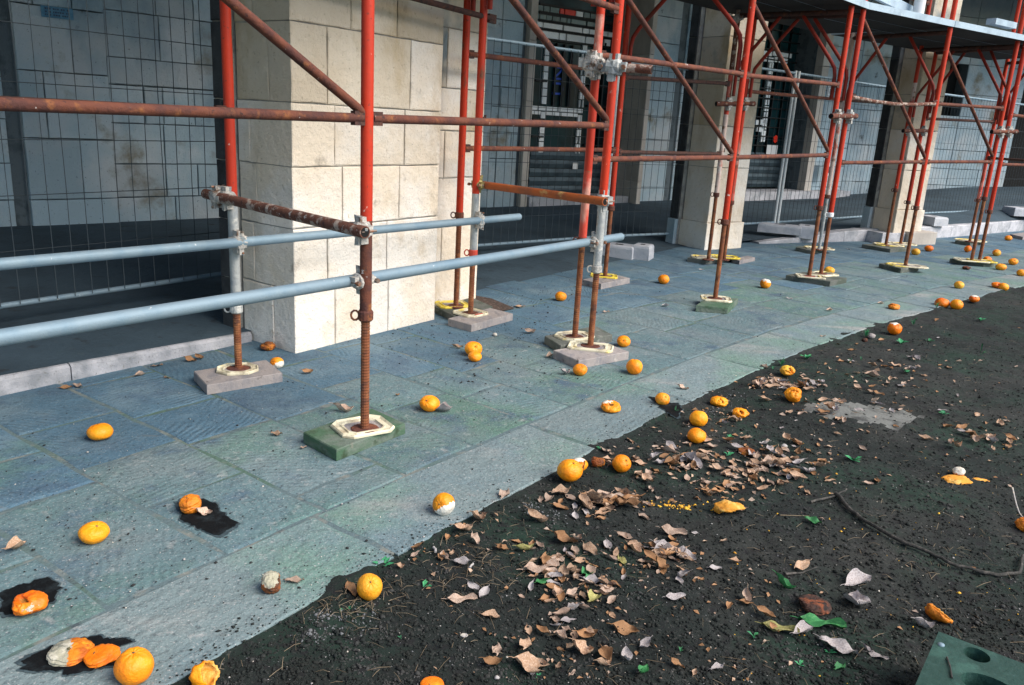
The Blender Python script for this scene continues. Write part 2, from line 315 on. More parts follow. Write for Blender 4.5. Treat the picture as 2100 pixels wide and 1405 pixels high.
Mt['palegrit'] = mat('pale_grit', (.36, .34, .33), .9, 0, [((.55, .5, .42), 40, .5, .6, 2)])
Mt['greygrit'] = mat('grey_grit', (.13, .135, .14), .9)
Mt['darkgrit'] = mat('dark_grit', (.02, .02, .02), .9)
Mt['peelcrumb'] = mat('yellow_peel_crumbs', (.72, .42, .04), .7, 0, [((.6, .28, .02), 40, .5, .6, 2)])

# ================================================================== SETTING
# --- the two lines that bound the pavement: soil edge (S) and kerb line (K)
Spts = [UV(-2.4, -1.56), UV(0.2, -1.55), UV(1.73, -1.56), UV(2.56, -1.54), UV(3.64, -1.49)] + [Vector((x, y, 0)) for x, y in
        [(1.231, 4.257), (1.658, 4.765), (2.464, 5.661), (3.406, 6.513), (4.268, 7.36), (5.202, 8.159), (7.6, 9.95), (10.5, 11.9), (13.5, 13.6)]]
Kpts = [UV(-4.0, -3.86), UV(0, -3.86), UV(2.9, -3.87), UV(5.2, -3.90), Vector((1.9, 9.55, 0)), Vector((3.36, 10.35, 0)), Vector((4.97, 11.2, 0)), Vector((6.51, 12.2, 0)), Vector((8.64, 13.9, 0)), Vector((12, 16.3, 0)), Vector((17, 19.5, 0))]
def arc(pts):
    a = [0]
    for p, q in zip(pts, pts[1:]): a.append(a[-1]+(q-p).length)
    return a
def at(pts, ar, t):
    t = max(0, min(ar[-1], t))
    for i in range(len(pts)-1):
        if t <= ar[i+1]+1e-9:
            k = (t-ar[i])/(ar[i+1]-ar[i]); return pts[i].lerp(pts[i+1], k)
Sa, Ka = arc(Spts), arc(Kpts)
def cast(P, d):
    best = None
    for p, q in zip(Kpts, Kpts[1:]):
        e = q-p; D = d.x*(-e.y)+e.x*d.y
        if abs(D) < 1e-9: continue
        t = ((p.x-P.x)*(-e.y)+e.x*(p.y-P.y))/D; k = (d.x*(p.y-P.y)-d.y*(p.x-P.x))/D
        if t > 0 and -1e-6 <= k <= 1+1e-6 and (best is None or t < best): best = t
    return best
def station(t):
    P = at(Spts, Sa, t); T = (at(Spts, Sa, t+.6)-at(Spts, Sa, t-.6)).normalized(); n = Vector((-T.y, T.x, 0))
    w = cast(P, n) or 3.2
    return P, n, w
def grd(t, w):                       # t along the soil edge, w metres away from it
    P, n, W = station(t); return P+n*w, W

ground = MB().add([(-80, -80, -.12), (120, -80, -.12), (120, 160, -.12), (-80, 160, -.12)], [(0, 1, 2, 3)])
ground.build('ground', Mt['soil'], kind='structure')

# pavement: mortar bed with every flagstone on it
pave = MB(); rowv = []
nt_ = 60
for i in range(nt_+1):
    t = Sa[-1]*i/nt_; P, n, W = station(t)
    rowv.append((P+n*.02+Vector((0, 0, -.003)), P+n*(W+.35)+Vector((0, 0, -.003))))
vs_ = [q for rw in rowv for q in rw]
pave.add(vs_, [(2*i, 2*i+2, 2*i+3, 2*i+1) for i in range(nt_)])
# vertical skirt at soil edge
pave.add([q for a, b in rowv for q in (a, a+Vector((0, 0, -.1)))], [(2*i, 2*i+1, 2*i+3, 2*i+2) for i in range(nt_)])
pavement = pave.build('pavement', Mt['joint'], kind='structure', label='blue grey flagstone pavement with mossy joints')
def slab(quad, name, mt, parent, z=0.0, th=.035, ch=.016, gap=.009, warp=.0):
    c = sum(quad, Vector())/4
    q = [p + (c-p).normalized()*gap for p in quad]
    top = [Vector((p.x, p.y, z+R.uniform(-.002, .002))) for p in [p+(c-p).normalized()*ch for p in q]]
    mid = [Vector((p.x, p.y, min(z-.002, -.0025))) for p in q]; low = [Vector((p.x, p.y, z-th)) for p in q]
    mb = MB(); n = 4
    # wobbling edge: two extra points on every side
    def ring(r, amp):
        o = []
        for i in range(n):
            a, b = r[i], r[(i+1) % n]; e = (b-a); nn = Vector((e.y, -e.x, 0)).normalized()
            o.append(a)
            for k in (.33, .67): o.append(a+e*k+nn*wob[(i, k)]*amp)
        return o
    wob = {(i, k): R.uniform(-.012, .006) for i in range(n) for k in (.33, .67)}
    t_, m_, l_ = ring(top, 1), ring(mid, 1), ring(low, 1); k = len(t_)
    mb.add(t_+m_+l_, [tuple(range(k))]+[(i, k+i, k+(i+1) % k, (i+1) % k) for i in range(k)]+[(k+i, 2*k+i, 2*k+(i+1) % k, k+(i+1) % k) for i in range(k)])
    return mb.build(name, mt, parent)
# border slabs
t = .05
while t < Sa[-1]-1:
    l = R.uniform(.75, 1.25)
    q = [grd(t, .0)[0], grd(t+l, .0)[0], grd(t+l, .385)[0], grd(t, .385)[0]]
    slab(q, 'border_slab', Mt['border'], pavement, z=.002)
    t += l
# courses of flags: cross joints where the photograph has them, then regular
u0 = 2.4       # t of u=0
cross = [u0+u for u in (-1.4, -1.0, -.62, -.25, .15, .55, .94, 1.31, 1.70, 2.09, 2.49, 2.90, 3.20, 3.52, 3.95)]
while cross[-1] < Sa[-1]-2: cross.append(cross[-1]+R.uniform(.36, .5))
fixed = {6: [.77, 1.17, 1.54], 7: [.46, .90, 1.38, 1.95], 8: [.155, .83, 1.24, 1.78], 9: [.40, .80, 1.45, 1.9], 10: [.55, 1.0, 1.42], 11: [.44, .84, 1.5]}
for i in range(len(cross)-1):
    ta, tb = cross[i], cross[i+1]
    W = min(grd(ta, 0)[1], grd(tb, 0)[1])
    js = [0.0]
    if i in fixed: js += fixed[i]
    while js[-1] < W-.39-.75: js.append(js[-1]+R.uniform(.38, .72))
    js.append(max(W-.39, js[-1]+.2))
    for a, b in zip(js, js[1:]):
        Wa, Wb = grd(ta, 0)[1]-.39, grd(tb, 0)[1]-.39
        last = b == js[-1]
        q = [grd(ta, .39+a)[0], grd(tb, .39+a)[0], grd(tb, .39+(Wb+.3 if last else b))[0], grd(ta, .39+(Wa+.3 if last else b))[0]]
        slab(q, 'flagstone', Mt['flag2' if a < .62 else 'flag'], pavement, z=R.uniform(-.0015, .0015))

# soil: a finely broken sheet near the camera
def soil_h(x, y):
    v = noise.fractal(Vector((x*2.1, y*2.1, 3)), 1, 2, 3)*.02 + noise.fractal(Vector((x*14, y*14, 8)), .9, 2, 3)*.010 + abs(noise.noise(Vector((x*45, y*45, 1))))*.006
    return v
def edge_t(x, y):
    best = (9e9, 0, 0)
    for i in range(len(Spts)-1):
        p, q = Spts[i], Spts[i+1]; ex, ey = q.x-p.x, q.y-p.y; L2 = ex*ex+ey*ey
        k = max(0, min(1, ((x-p.x)*ex+(y-p.y)*ey)/L2)); dx, dy = x-p.x-k*ex, y-p.y-k*ey
        d = dx*dx+dy*dy
        if d < best[0]: best = (d, 1 if ex*dy-ey*dx < 0 else -1, i)
    return math.sqrt(best[0])*best[1]      # positive on the soil side
def soil_z(x, y):
    e = edge_t(x, y)
    return soil_h(x, y)-.004 - .008*math.exp(-max(e, 0)*10)
sb = MB()
# rows by distance from the soil edge so the sheet meets the slabs exactly
ts = []; t = 0.0
while t < Sa[-1]:
    ts.append(t); t += .022+.0022*max(0, t-2.2)
ds = [-.07, -.05, -.035, -.022, -.01, 0, .015]; d = .03
while d < 9: ds.append(d); d += .018+.016*d*.9
grid = []
for t in ts:
    P, n, W = station(t)
    for d in ds:
        x, y = P.x-n.x*d, P.y-n.y*d
        if d <= 0: z = .013*noise.noise(Vector((x*6, y*6, 0)))+.005*noise.noise(Vector((x*34, y*34, 0)))-.12*(-d)-.0005 if d > -.055 else -.05
        else: z = soil_h(x, y)-.004-.008*math.exp(-d*10)
        grid.append((x, y, z))
nd = len(ds)
sb.add(grid, [(i*nd+j, i*nd+j+1, (i+1)*nd+j+1, (i+1)*nd+j) for i in range(len(ts)-1) for j in range(nd-1)], True)
def inpoly(x, y, P_):
    c = False
    for i in range(len(P_)):
        a, b = P_[i], P_[i-1]
        if (a.y > y) != (b.y > y) and x < (b.x-a.x)*(y-a.y)/(b.y-a.y)+a.x: c = not c
    return c
dustp = [G(1625, 838), G(1700, 822), G(1790, 828), G(1880, 848), G(1835, 880), G(1760, 866), G(1690, 855)]
for i, f_ in enumerate(sb.f):
    x, y, z = sb.v[f_[0]]
    if 1.0 < x < 3 and 2.8 < y < 5.2:
        x += .05*noise.noise(Vector((x*12, y*12, 0)))+.03*noise.noise(Vector((x*60, y*60, 4))); y += .05*noise.noise(Vector((x*12, y*12, 5)))
        if inpoly(x, y, dustp): sb.mi[i] = 1
soil = sb.build('soil', [Mt['soil'], Mt['dust']], kind='structure', label='dark crumbly soil bed beside the pavement')

# --- wall line of the arcade
W0 = G(249, 455, .13); W0.z = 0
Mw = G(1000, 424, .13); Mw.z = 0
Nw = G(1722, 400, .24); Nw.z = 0
angA = math.degrees(math.atan2(Mw.y-W0.y, Mw.x-W0.x)); angB = math.degrees(math.atan2(Nw.y-Mw.y, Nw.x-Mw.x)); angC = 16.0
FA, FB, FC = Fr(W0, angA), Fr(Mw, angB), Fr(Nw, angC)
LA, LB = (Mw-W0).length, (Nw-Mw).length
farC = FC(12, 0, 0)
Wl = [FA(-7, 0, 0), FA(-2, 0, 0), Vector(W0), Vector(Mw), Vector(Nw), FC(3, 0, 0), FC(7, 0, 0), farC]
Wh = [.13, .13, .13, .12, .24, PL(Nw, angC, 1904, 381)[1], PL(Nw, angC, 2008, 371)[1]+.02, .75]
# arcade floor
kb = [(UV(-4.0, -4.0), .13), (UV(0, -4.0), .13), (UV(2.75, -4.02), .13), (UV(4.2, -4.1), .02), (Vector((1.75, 9.7, 0)), .0), (Vector((3.30, 10.5, 0)), .06), (Vector((4.95, 11.35, 0)), .16), (Vector((6.45, 12.35, 0)), .17), (Vector((12, 16.5, 0)), .2)]
def lerp_line(pts, hs, k):
    x = k*(len(pts)-1); i = min(int(x), len(pts)-2); f_ = x-i
    p = pts[i].lerp(pts[i+1], f_); return Vector((p.x, p.y, hs[i]*(1-f_)+hs[i+1]*f_))
kp = [UV(-4.0, -3.878), UV(0, -3.878), UV(1.6, -3.878), UV(2.83, -3.878), UV(4.2, -3.9), Vector((1.95, 9.5, 0)), Vector((3.32, 10.45, 0)), Vector((4.95, 11.33, 0)), Vector((6.47, 12.33, 0)), Vector((12, 16.4, 0))]
kh = [.10, .10, .087, .055, .0, .0, .05, .16, .17, .2]
wp = [Wl[0], Wl[1], Wl[2], FA(2.2, 0, 0), Wl[3], FB(2.5, 0, 0), Wl[4], Wl[5], Wl[6], Wl[7]]
wh = [.13, .13, .13, .13, .12, .17, .24, Wh[5], Wh[6], .6]
fm = MB(); NA, NB = 54, 8; gv = []
for i in range(NA+1):
    a = lerp_line(kp, kh, i/NA); b = lerp_line(wp, wh, i/NA)
    for j in range(NB+1):
        k = j/NB; p = a.lerp(b, k); gv.append(p)
fm.add(gv, [(i*(NB+1)+j, (i+1)*(NB+1)+j, (i+1)*(NB+1)+j+1, i*(NB+1)+j+1) for i in range(NA) for j in range(NB)], True)
floor = fm.build('arcade_floor', Mt['floor'], kind='structure', label='dark paved floor of the arcade behind the fence')

# --- kerb stones
kerb = empty('kerb', UV(0, -3.86), None, None, kind='structure')
u = -3.9
while u < 2.8:
    l = min(R.choice([1.05, .75, 1.3, .28]), 2.82-u)
    if l < .05: break
    F = Fr(UV(u, -3.85), 54.8); mb = MB()
    s1 = l-.006; kz = lambda uu: .10-.045*max(0, min(1, (uu-1.1)/1.7)); ha, hb = kz(u), kz(u+l)
    for (n0, z0, n1, z1) in [(0, -.13, 0, -.016), (0, -.016, -.014, -.002), (-.014, -.002, -.03, .0005)]:
        mb.add([F(0, n0, ha+z0 if z0 > -.1 else -.03), F(s1, n0, hb+z0 if z0 > -.1 else -.03), F(s1, n1, hb+z1), F(0, n1, ha+z1)], [(0, 1, 2, 3)])
    mb.add([F(0, 0, -.03), F(0, 0, ha-.016), F(0, -.014, ha-.002), F(0, -.03, ha), F(0, -.03, -.03)], [(0, 1, 2, 3, 4)])
    mb.add([F(s1, 0, -.03), F(s1, 0, hb-.016), F(s1, -.014, hb-.002), F(s1, -.03, hb), F(s1, -.03, -.03)], [(4, 3, 2, 1, 0)])
    mb.build('kerb_stone', Mt['kerb'], kerb); u += l
KR = [(Vector((3.05, 10.17, 0)), .02), (Vector((3.70, 10.53, 0)), .07), (Vector((4.40, 10.9, 0)), .14), (Vector((4.97, 11.2, 0)), .165), (Vector((5.75, 11.7, 0)), .17), (Vector((6.51, 12.2, 0)), .17), (Vector((7.6, 13.07, 0)), .175), (Vector((8.64, 13.9, 0)), .18), (Vector((10.3, 15.0, 0)), .19), (Vector((12, 16.3, 0)), .2)]
for (p, h0), (q, h1) in zip(KR, KR[1:]):
    d_ = (q-p).normalized(); n_ = Vector((d_.y, -d_.x, 0)); q2 = q-d_*.006; Z = Vector((0, 0, 1)); mb = MB()
    o = n_*-.16
    mb.add([p-Z*.02, q2-Z*.02, q2+Z*(h1-.012), p+Z*(h0-.012), q2-n_*.012+Z*h1, p-n_*.012+Z*h0, q2+o+Z*(h1+.002), p+o+Z*(h0+.002), p+o-Z*.02, q2+o-Z*.02],
           [(0, 1, 2, 3), (3, 2, 4, 5), (5, 4, 6, 7), (0, 3, 5, 7, 8), (1, 9, 6, 4, 2)])
    mb.build('kerb_stone', Mt['kerb'], kerb)

# --- stone blocks
def block(F, s0, s1, z0, z1, n, mt, parent, depth=.06, j=.0032, name='stone_block', ch=.004):
    if mt is Mt['lime'] and R.random() < (z0-.75)*.9: mt = Mt['limeochre']
    n += R.uniform(-.002, .002); mb = MB(); j *= R.uniform(.5, 1.15)
    s0 += j; s1 -= j; z0 += j; z1 -= j
    q = ([], [])
    cs = [(s0, z0), (s1, z0), (s1, z1), (s0, z1)]
    for i_ in range(4):
        (sa_, za_), (sb_, zb_) = cs[i_], cs[(i_+1) % 4]
        for k_ in (0, .22, .5, .78):
            w_ = 0 if k_ == 0 else R.uniform(-.0035, .0005)
            ins = ch+(R.uniform(.001, .006) if k_ == 0 else R.uniform(0, .002))
            sx_, zx_ = sa_+(sb_-sa_)*k_, za_+(zb_-za_)*k_
            nx, nz_ = ((0, 1), (-1, 0), (0, -1), (1, 0))[i_]      # towards the inside
            if k_ == 0: d1 = (nx+(1, 0, -1, 0)[i_] if i_ in (0, 2) else nx, nz_+(0, 1, 0, -1)[i_] if i_ in (1, 3) else nz_); nx, nz_ = ((1, 1), (-1, 1), (-1, -1), (1, -1))[i_]
            q[0].append((sx_+nx*(ins-w_), zx_+nz_*(ins-w_))); q[1].append((sx_-nx*w_, zx_-nz_*w_))
    m_ = len(q[0])
    vs = [F(a, n, b) for a, b in q[0]]+[F(a, n-ch*.9, b) for a, b in q[1]]+[F(a, n-depth, b) for a, b in q[1]]
    fs = [tuple(range(m_))]
    for o in (0, m_): fs += [(o+i, o+m_+i, o+m_+(i+1) % m_, o+(i+1) % m_) for i in range(m_)]
    mb.add(vs, fs)
    return mb.build(name, mt, parent)
def ashlar(F, s0, s1, rows, n, mt, parent, wmin=.35, wmax=.7, j=.005, depth=.06, seed=0, prefer=None):
    rr = random.Random(seed)
    for k, (za, zb) in enumerate(zip(rows, rows[1:])):
        if prefer and k in prefer: js = [s0]+[q for q in prefer[k] if s0 < q < s1]+[s1]
        else:
            js = [s0]; 
            while s1-js[-1] > wmax: js.append(js[-1]+rr.uniform(wmin, wmax))
            if s1-js[-1] > .04: js.append(s1)
            else: js[-1] = s1
        for a, b in zip(js, js[1:]): block(F, a, b, za, zb, n, mt, parent, depth, j)

CEIL = 4.3
# pillar 1
c1 = G(605, 725); F1 = Fr(c1, 54.8)
rows1 = [-.02, .36, .70, 1.03, 1.36, 1.76, 2.12, 2.5, 2.9, 3.3, 3.8, CEIL]
p1 = empty('stone_pillar', c1, 'widest cream limestone pillar, behind the first red scaffold frame on the left', 'pillar', 'limestone arcade pillars')
core = MB(); core.fbox(F1, .012, 1.18, -.012, -.46, -.05, CEIL)
s_end = PL(F1(0, -.22, 0), 54.8, 993, 250)[0]
core.fbox(F1, 1.18, s_end-.012, -.232, -.46, -.05, CEIL); core.fbox(F1, -.035, s_end-.02, -.47, -.60, -.05, CEIL)
core.build('mortar_core', Mt['limemortar'], p1)
xs = lambda x, y: PL(c1, 54.8, x, y)[0]
pf = {0: [.30, .74], 1: [.245, .72], 2: [xs(703, 400), xs(819, 400)], 3: [.30, .86], 4: [.25, .90], 5: [.42, .78]}
rr = random.Random(5)
for k, (za, zb) in enumerate(zip(rows1, rows1[1:])):
    js = [0]+pf.get(k, [rr.uniform(.3, .5), rr.uniform(.7, .95)])+[1.19]
    qd = [.18, .34, .30, .35, .18, .3, .2, .3, .2, .3, .2][k]      # depth of the corner stone along the side face
    for i, (a, b) in enumerate(zip(js, js[1:])):
        block(F1, a, b, za, zb, 0, Mt['lime'], p1, depth=qd if i == 0 else (.22 if i == 2 else .06))
    FS = Fr(F1(0, 0, 0), 54.8+90)     # side face runs back from the corner; its outside is -d
    FS.n = -F1.d
    block(FS, qd, .46, za, zb, -.002, Mt['lime'], p1)
# stepped strip on the right of the pillar, courses set lower
r2 = [-.02, .30, .62, .92, 1.24, 1.52, 1.90, 2.3, 2.7, 3.1, 3.6, CEIL]
s_end = PL(F1(0, -.22, 0), 54.8, 993, 250)[0]
for k, (za, zb) in enumerate(zip(r2, r2[1:])):
    a = 1.19+(.30 if k % 2 else .52)
    block(F1, 1.19, a, za, zb, -.22, Mt['lime'], p1); block(F1, a, s_end, za, zb, -.22, Mt['lime'], p1, depth=.2)
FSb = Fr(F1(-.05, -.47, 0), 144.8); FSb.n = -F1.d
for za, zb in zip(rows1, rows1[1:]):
    block(FSb, 0, .13, za, zb, .0, Mt['stoneshade'], p1)
# pillar 2
c2 = G(1444, 513); F2 = Fr(c2, 36)
p2 = empty('stone_pillar', c2, 'narrow limestone pillar with a plinth, in the middle of the arcade', 'pillar', 'limestone arcade pillars')
def slim_pillar(F, parent, w, zb0, zp, rows, side=.42):
    mb = MB(); mb.fbox(F, .04, w-.04, -.04, -side+.02, zb0-.02, CEIL); mb.fbox(F, -.03, w*.8, -side-.005, -side-.13, zb0-.02, CEIL)
    mb.build('mortar_core', Mt['limemortar'], parent)
    block(F, 0, w, zb0-.02, zp, .0, Mt['lime'], parent, depth=side, j=.001, name='plinth_block')
    rws = [zp]+rows
    for za, zb in zip(rws, rws[1:]):
        block(F, .02, w-.02, za, zb, -.02, Mt['lime'], parent, depth=side-.03, j=.004)
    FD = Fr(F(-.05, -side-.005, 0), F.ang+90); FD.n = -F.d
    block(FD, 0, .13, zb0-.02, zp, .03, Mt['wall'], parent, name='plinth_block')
    for za, zb in zip(rws, rws[1:]): block(FD, 0, .13, za, zb, .0, Mt['stoneshade'], parent)
w2 = PL(c2, 36, 1525, 470)[0]
slim_pillar(F2, p2, w2, 0, PL(c2, 36, 1490, 457)[1], [.94, 1.40, 1.9, 2.35, 2.75, 3.2, 3.7, CEIL])
# pillar 3
c3 = G(1832, 474, .17); c3.z = 0; F3 = Fr(c3, 26)
p3 = empty('stone_pillar', c3, 'farthest limestone pillar, on a stepped base right of the fence posts', 'pillar', 'limestone arcade pillars')
w3 = PL(c3, 26, 1893, 455)[0]
slim_pillar(F3, p3, w3, .15, PL(c3, 26, 1860, 431)[1], [.98, 1.5, 1.95, 2.4, 2.8, 3.3, 3.8, CEIL], side=.36)
block(F3, w3*.42, w3+.17, -.02, .17, .13, Mt['cream'], p3, depth=.55, name='base_block')
block(F3, -.22, w3*.42-.01, -.02, .15, .02, Mt['kerb'], p3, depth=.55, name='base_block')

# --- arcade wall A (left)
wa = empty('arcade_wall', W0, 'blue grey stone back wall of the arcade on the far left behind the fence', 'wall')
mb = MB(); mb.fbox(FA, -7, LA+.3, -.02, -.4, 0, CEIL); mb.build('mortar_core', Mt['walljoint'], wa)
sL = PL(W0, angA, 45, 380)[0]
pa = {1: [-.55, -.30], 2: [-.59], 3: [-.33], 4: [-.2]}
ashlar(FA, sL+.05, -.03, [.12, .37, .93, 1.52, 2.08, 2.6, 3.1, 3.7, CEIL], .035, Mt['wall'], wa, depth=.09, seed=3,
       prefer={0: [], 1: [-.33], 2: [-.59], 3: [-.33], 4: [-.62, -.3]})
rowsA = [.12, .37, .70, 1.09, 1.45, 1.70, 2.12, 2.5, 2.9, 3.3, 3.8, CEIL]
ashlar(FA, -.03, LA, rowsA, 0, Mt['wall'], wa, wmin=.4, wmax=.62, seed=9,
       prefer={0: [.55, 1.12, 1.7, 2.3, 3.1, 3.9], 1: [.47, .80, 1.12, 1.6, 2.2, 2.8, 3.5], 2: [.47, 1.12, 1.7, 2.4, 3.2], 3: [.30, .48, .80, 1.12, 1.7, 2.4, 3.3],
               4: [.25, 1.13, 1.7, 2.6, 3.4], 5: [.48, .82, 1.12, 1.9, 2.6], 6: [.46, .83, 1.12, 1.8, 2.7]})
ashlar(FA, -6.8, sL-.07, rowsA, 0, Mt['wall'], wa, wmin=.5, wmax=.9, seed=10)
mb = MB(); mb.fbox(FA, -.028, 1.125, .0, .022, 1.462, 1.69); mb.build('ledge_stone', Mt['wall'], wa)

# plaque on the wall
sp, zp_ = PL(W0, angA, 80, 11); sq, zq = PL(W0, angA, 148, 42)
pq = MB(); pq.fbox(FA, sp, sq, .042, .047, zq, zp_); 
plaq = pq.build('street_plaque', Mt['blueplate'], label='small blue plaque with faded lettering high on the left wall', cat='plaque')
mbt = MB()
rr = random.Random(2)
for li, zz in enumerate((.78, .5, .24)):
    s_ = sp+.03
    while s_ < sq-.04:
        w_ = rr.uniform(.006, .016); h_ = (zp_-zq)*.07
        z_ = zq+(zp_-zq)*zz; mbt.fbox(FA, s_, s_+w_, .047, .0485, z_-h_, z_+h_); s_ += w_+rr.choice([.006, .006, .018])
mbt.build('lettering', Mt['ink'], plaq)

# --- arcade wall B with doorway 1
wb = empty('arcade_wall', Mw, 'pale stone back wall of the arcade either side of the grilled doorway', 'wall')
sB = lambda x, y: PL(Mw, angB, x, y)
fo = lambda n_, x, y: PL(FB(0, n_, 0), angB, x, y)[0]
jl0 = fo(.08, 1082, 154); jl1 = fo(.08, 1096.5, 154)
jr0 = fo(.24, 1313.5, 308); jr1 = fo(.24, 1323, 308); gapB0 = sB(1372, 300)[0]; gapB1 = sB(1385, 300)[0]
door2l = sB(1548, 200)[0]; door2r = sB(1664, 200)[0]; j2b = sB(1678, 200)[0]
rowsB = [.10, .40, .80, 1.16, 1.50, 1.76, 2.2, 2.62, 3.0, 3.4, 3.8, CEIL]
mb = MB()
mb.fbox(FB, -.2, jl0+.02, -.02, -.6, 0, CEIL); mb.fbox(FB, jr1-.03, door2l, -.02, -.6, 0, CEIL); mb.fbox(FB, door2r, LB+.3, -.02, -.6, 0, CEIL)
mb.fbox(FB, jl0, jr1, -.02, -.6, 3.5, CEIL); mb.fbox(FB, door2l, door2r, -.02, -.6, 3.5, CEIL)
mb.build('mortar_core', Mt['walljoint'], wb)
sled = sB(1005, 220)[0]
ashlar(FB, .1, jl0-.05, rowsB, 0, Mt['wall'], wb, .3, .5, seed=21, prefer={2: [.34], 3: [], 5: [.3]})
ashlar(FB, -.2, .1, rowsB, 0, Mt['wall'], wb, .3, .5, seed=22)
mb = MB(); mb.fbox(FB, .12, jl0-.06, .0, .03, 1.50, 1.745); mb.build('ledge_stone', Mt['wall'], wb)
ashlar(FB, jr1, gapB0, rowsB, 0, Mt['wall'], wb, .5, .9, seed=23)
ashlar(FB, gapB1, door2l, rowsB, 0, Mt['wall'], wb, .5, .9, seed=24)
ashlar(FB, j2b, LB, rowsB, 0, Mt['wall'], wb, .5, .9, seed=25)
ashlar(FB, jl0, jr1, [3.42, 3.9, CEIL], 0, Mt['wall'], wb, .5, .9, seed=26)
for (a, b, nm) in ((jl0, jl1, .08), (jr0, jr1, .24)):
    for za, zb in zip([.1, .5, 1.6, 2.4, 3.5], [.5, 1.6, 2.4, 3.5]): block(FB, a, b, za, zb, nm, Mt['cream'], wb, depth=nm+.42, name='door_jamb_stone', j=.002)
for za, zb in zip([.2, 1.5, 2.6], [1.5, 2.6, 3.5]): block(FB, door2r, j2b, za, zb, .14, Mt['cream'], wb, depth=.7, name='door_jamb_stone', j=.002)
# stone threshold steps in front of both doors
for a, b, n_, nm in ((jl1+.02, jr0-.02, .10, 0), (door2l-.4, LB-.1, .3, 1)):
    n = int((b-a)/.8)+1
    for i in range(n):
        block(FB, a+(b-a)*i/n, a+(b-a)*(i+1)/n, .0, .27+.08*nm, n_, Mt['kerb'], wb, depth=.5, name='threshold_stone')
# doorway recess sides are the walls' own thickness; door leaf stands 0.5 m back
def door(name, F, P0, ang, back, s0, s1, cells, strips, shutter_z, lbl, grp=None, zb=.25, ztop=3.5):
    D = Fr(F(0, -back, 0), ang)
    dr = empty(name, D(s0, 0, 0), lbl, 'door')
    mb = MB(); mb.fbox(D, s0-.1, s1+.1, -.04, -.06, 0, ztop+.3); mb.build('backing', Mt['bar'], dr)
    mb = MB(); mb.fbox(D, s0, s1, -.02, -.03, shutter_z, ztop); mb.build('dark_glass_panel', Mt['glass'], dr)
    # roller shutter slats low on the door
    z = zb; k = 0
    while z < shutter_z-.02:
        h = .13; mb = MB()
        mb.add([D(s0, 0, z), D(s1, 0, z), D(s1, .028, z+h*.5), D(s0, .028, z+h*.5), D(s1, .004, z+h*.93), D(s0, .004, z+h*.93), D(s1, -.03, z+h*.93), D(s0, -.03, z+h*.93)], [(0, 1, 2, 3), (3, 2, 4, 5), (5, 4, 6, 7)])
        mb.build('shutter_slat', Mt['shutter'], dr); z += h
    for (a, b, z0, z1, mt) in cells:
        mb = MB(); mb.fbox(D, a, b, .012, -.02, z0, z1); mb.build('panel', Mt[mt], dr)
    for (a, b, z0, z1) in strips:
        mb = MB(); mb.fbox(D, a, b, .03, -.02, z0, z1); mb.build('glazing_bar', Mt['bar'], dr)
    return dr, D
BK = .45
Db = FB(0, -BK, 0)
s_ = lambda x, y: PL(Db, angB, x, y)
dl, dr_ = s_(1085, 345)[0], s_(1262, 300)[0]+.5
cells = []; strips = []
def rowcells(xsL, y0ref, y1ref, xref, mts):
    z1 = s_(xref, y0ref)[1]; z0 = s_(xref, y1ref)[1]
    for (xa, xb), mt in zip(xsL, mts):
        ym = (y0ref+y1ref)/2+(xa-xref)*.13
        cells.append((s_(xa, ym)[0], s_(xb, ym)[0], z0, z1, mt))
    strips.append((dl, dr_, z1, z1+.03)); strips.append((dl, dr_, z0-.03, z0))
rowcells([(1101, 1113), (1115, 1126), (1128, 1146), (1148, 1156), (1158, 1180), (1181, 1195), (1197, 1209), (1211, 1225), (1227, 1240)], 10, 24, 1103, ['greenpane']*3+['redpane']*2+['frosted']+['greenpane']*3)
rowcells([(1101, 1105), (1107, 1119), (1120, 1131), (1133, 1147), (1149, 1161), (1163, 1169), (1171, 1201), (1204, 1222)], 26, 40, 1103, ['greenpane']*8)
rowcells([(1100, 1112), (1114, 1153), (1156, 1193), (1195, 1207), (1209, 1220), (1232, 1245), (1247, 1258)], 43, 57, 1103, ['frosted']*7)
rowcells([(1104, 1145), (1147, 1159), (1162, 1199), (1201, 1224), (1239, 1251)], 60, 76, 1103, ['frosted']*5)
def colcells(x0, w, ya, yb, n, slope, split=False):
    for i in range(n):
        y0 = ya+(yb-ya)*i/n; y1 = ya+(yb-ya)*(i+1)/n-2; xc = x0+(y0-ya)*slope
        a, z1 = s_(xc, y0); b, _ = s_(xc+w, y0); z0 = s_(xc, y1)[1]
        if split and i % 2:
            m_ = (a+b)/2; cells.append((a, m_-.025, z0, z1, 'frosted')); cells.append((m_+.025, b, z0, z1, 'frosted'))
        else: cells.append((a, b, z0, z1, 'frosted'))
colcells(1119, 9, 81, 215, 8, -.065); colcells(1195.5, 8.5, 89, 222, 8, -.065, True)
colcells(1109, 9, 229, 322, 6, -.065); colcells(1185, 8, 236, 326, 6, -.07, True)
def barrow(xsL, y0ref, y1ref, xref):
    z1 = s_(xref, y0ref)[1]; z0 = s_(xref, y1ref)[1]
    for xa, xb in xsL:
        ym = (y0ref+y1ref)/2+(xa-xref)*.045; cells.append((s_(xa, ym)[0], s_(xb, ym)[0], z0, z1, 'frosted'))
barrow([(1089, 1101), (1104, 1118), (1120, 1142), (1145, 1182), (1184, 1194)], 216.5, 225, 1090)
barrow([(1087, 1094), (1096, 1108), (1119, 1135), (1137, 1148), (1151, 1184)], 227, 234, 1090)
z1 = s_(1110, 300)[1]
for zz in (1.1, 1.35, 1.9, 2.15, 2.4): strips.append((dl, s_(1118, 200)[0], zz, zz+.025))
for q in (1136, 1152, 1168): strips.append((s_(q, 160)[0], s_(q, 160)[0]+.02, s_(1150, 218)[1], s_(1150, 90)[1]))
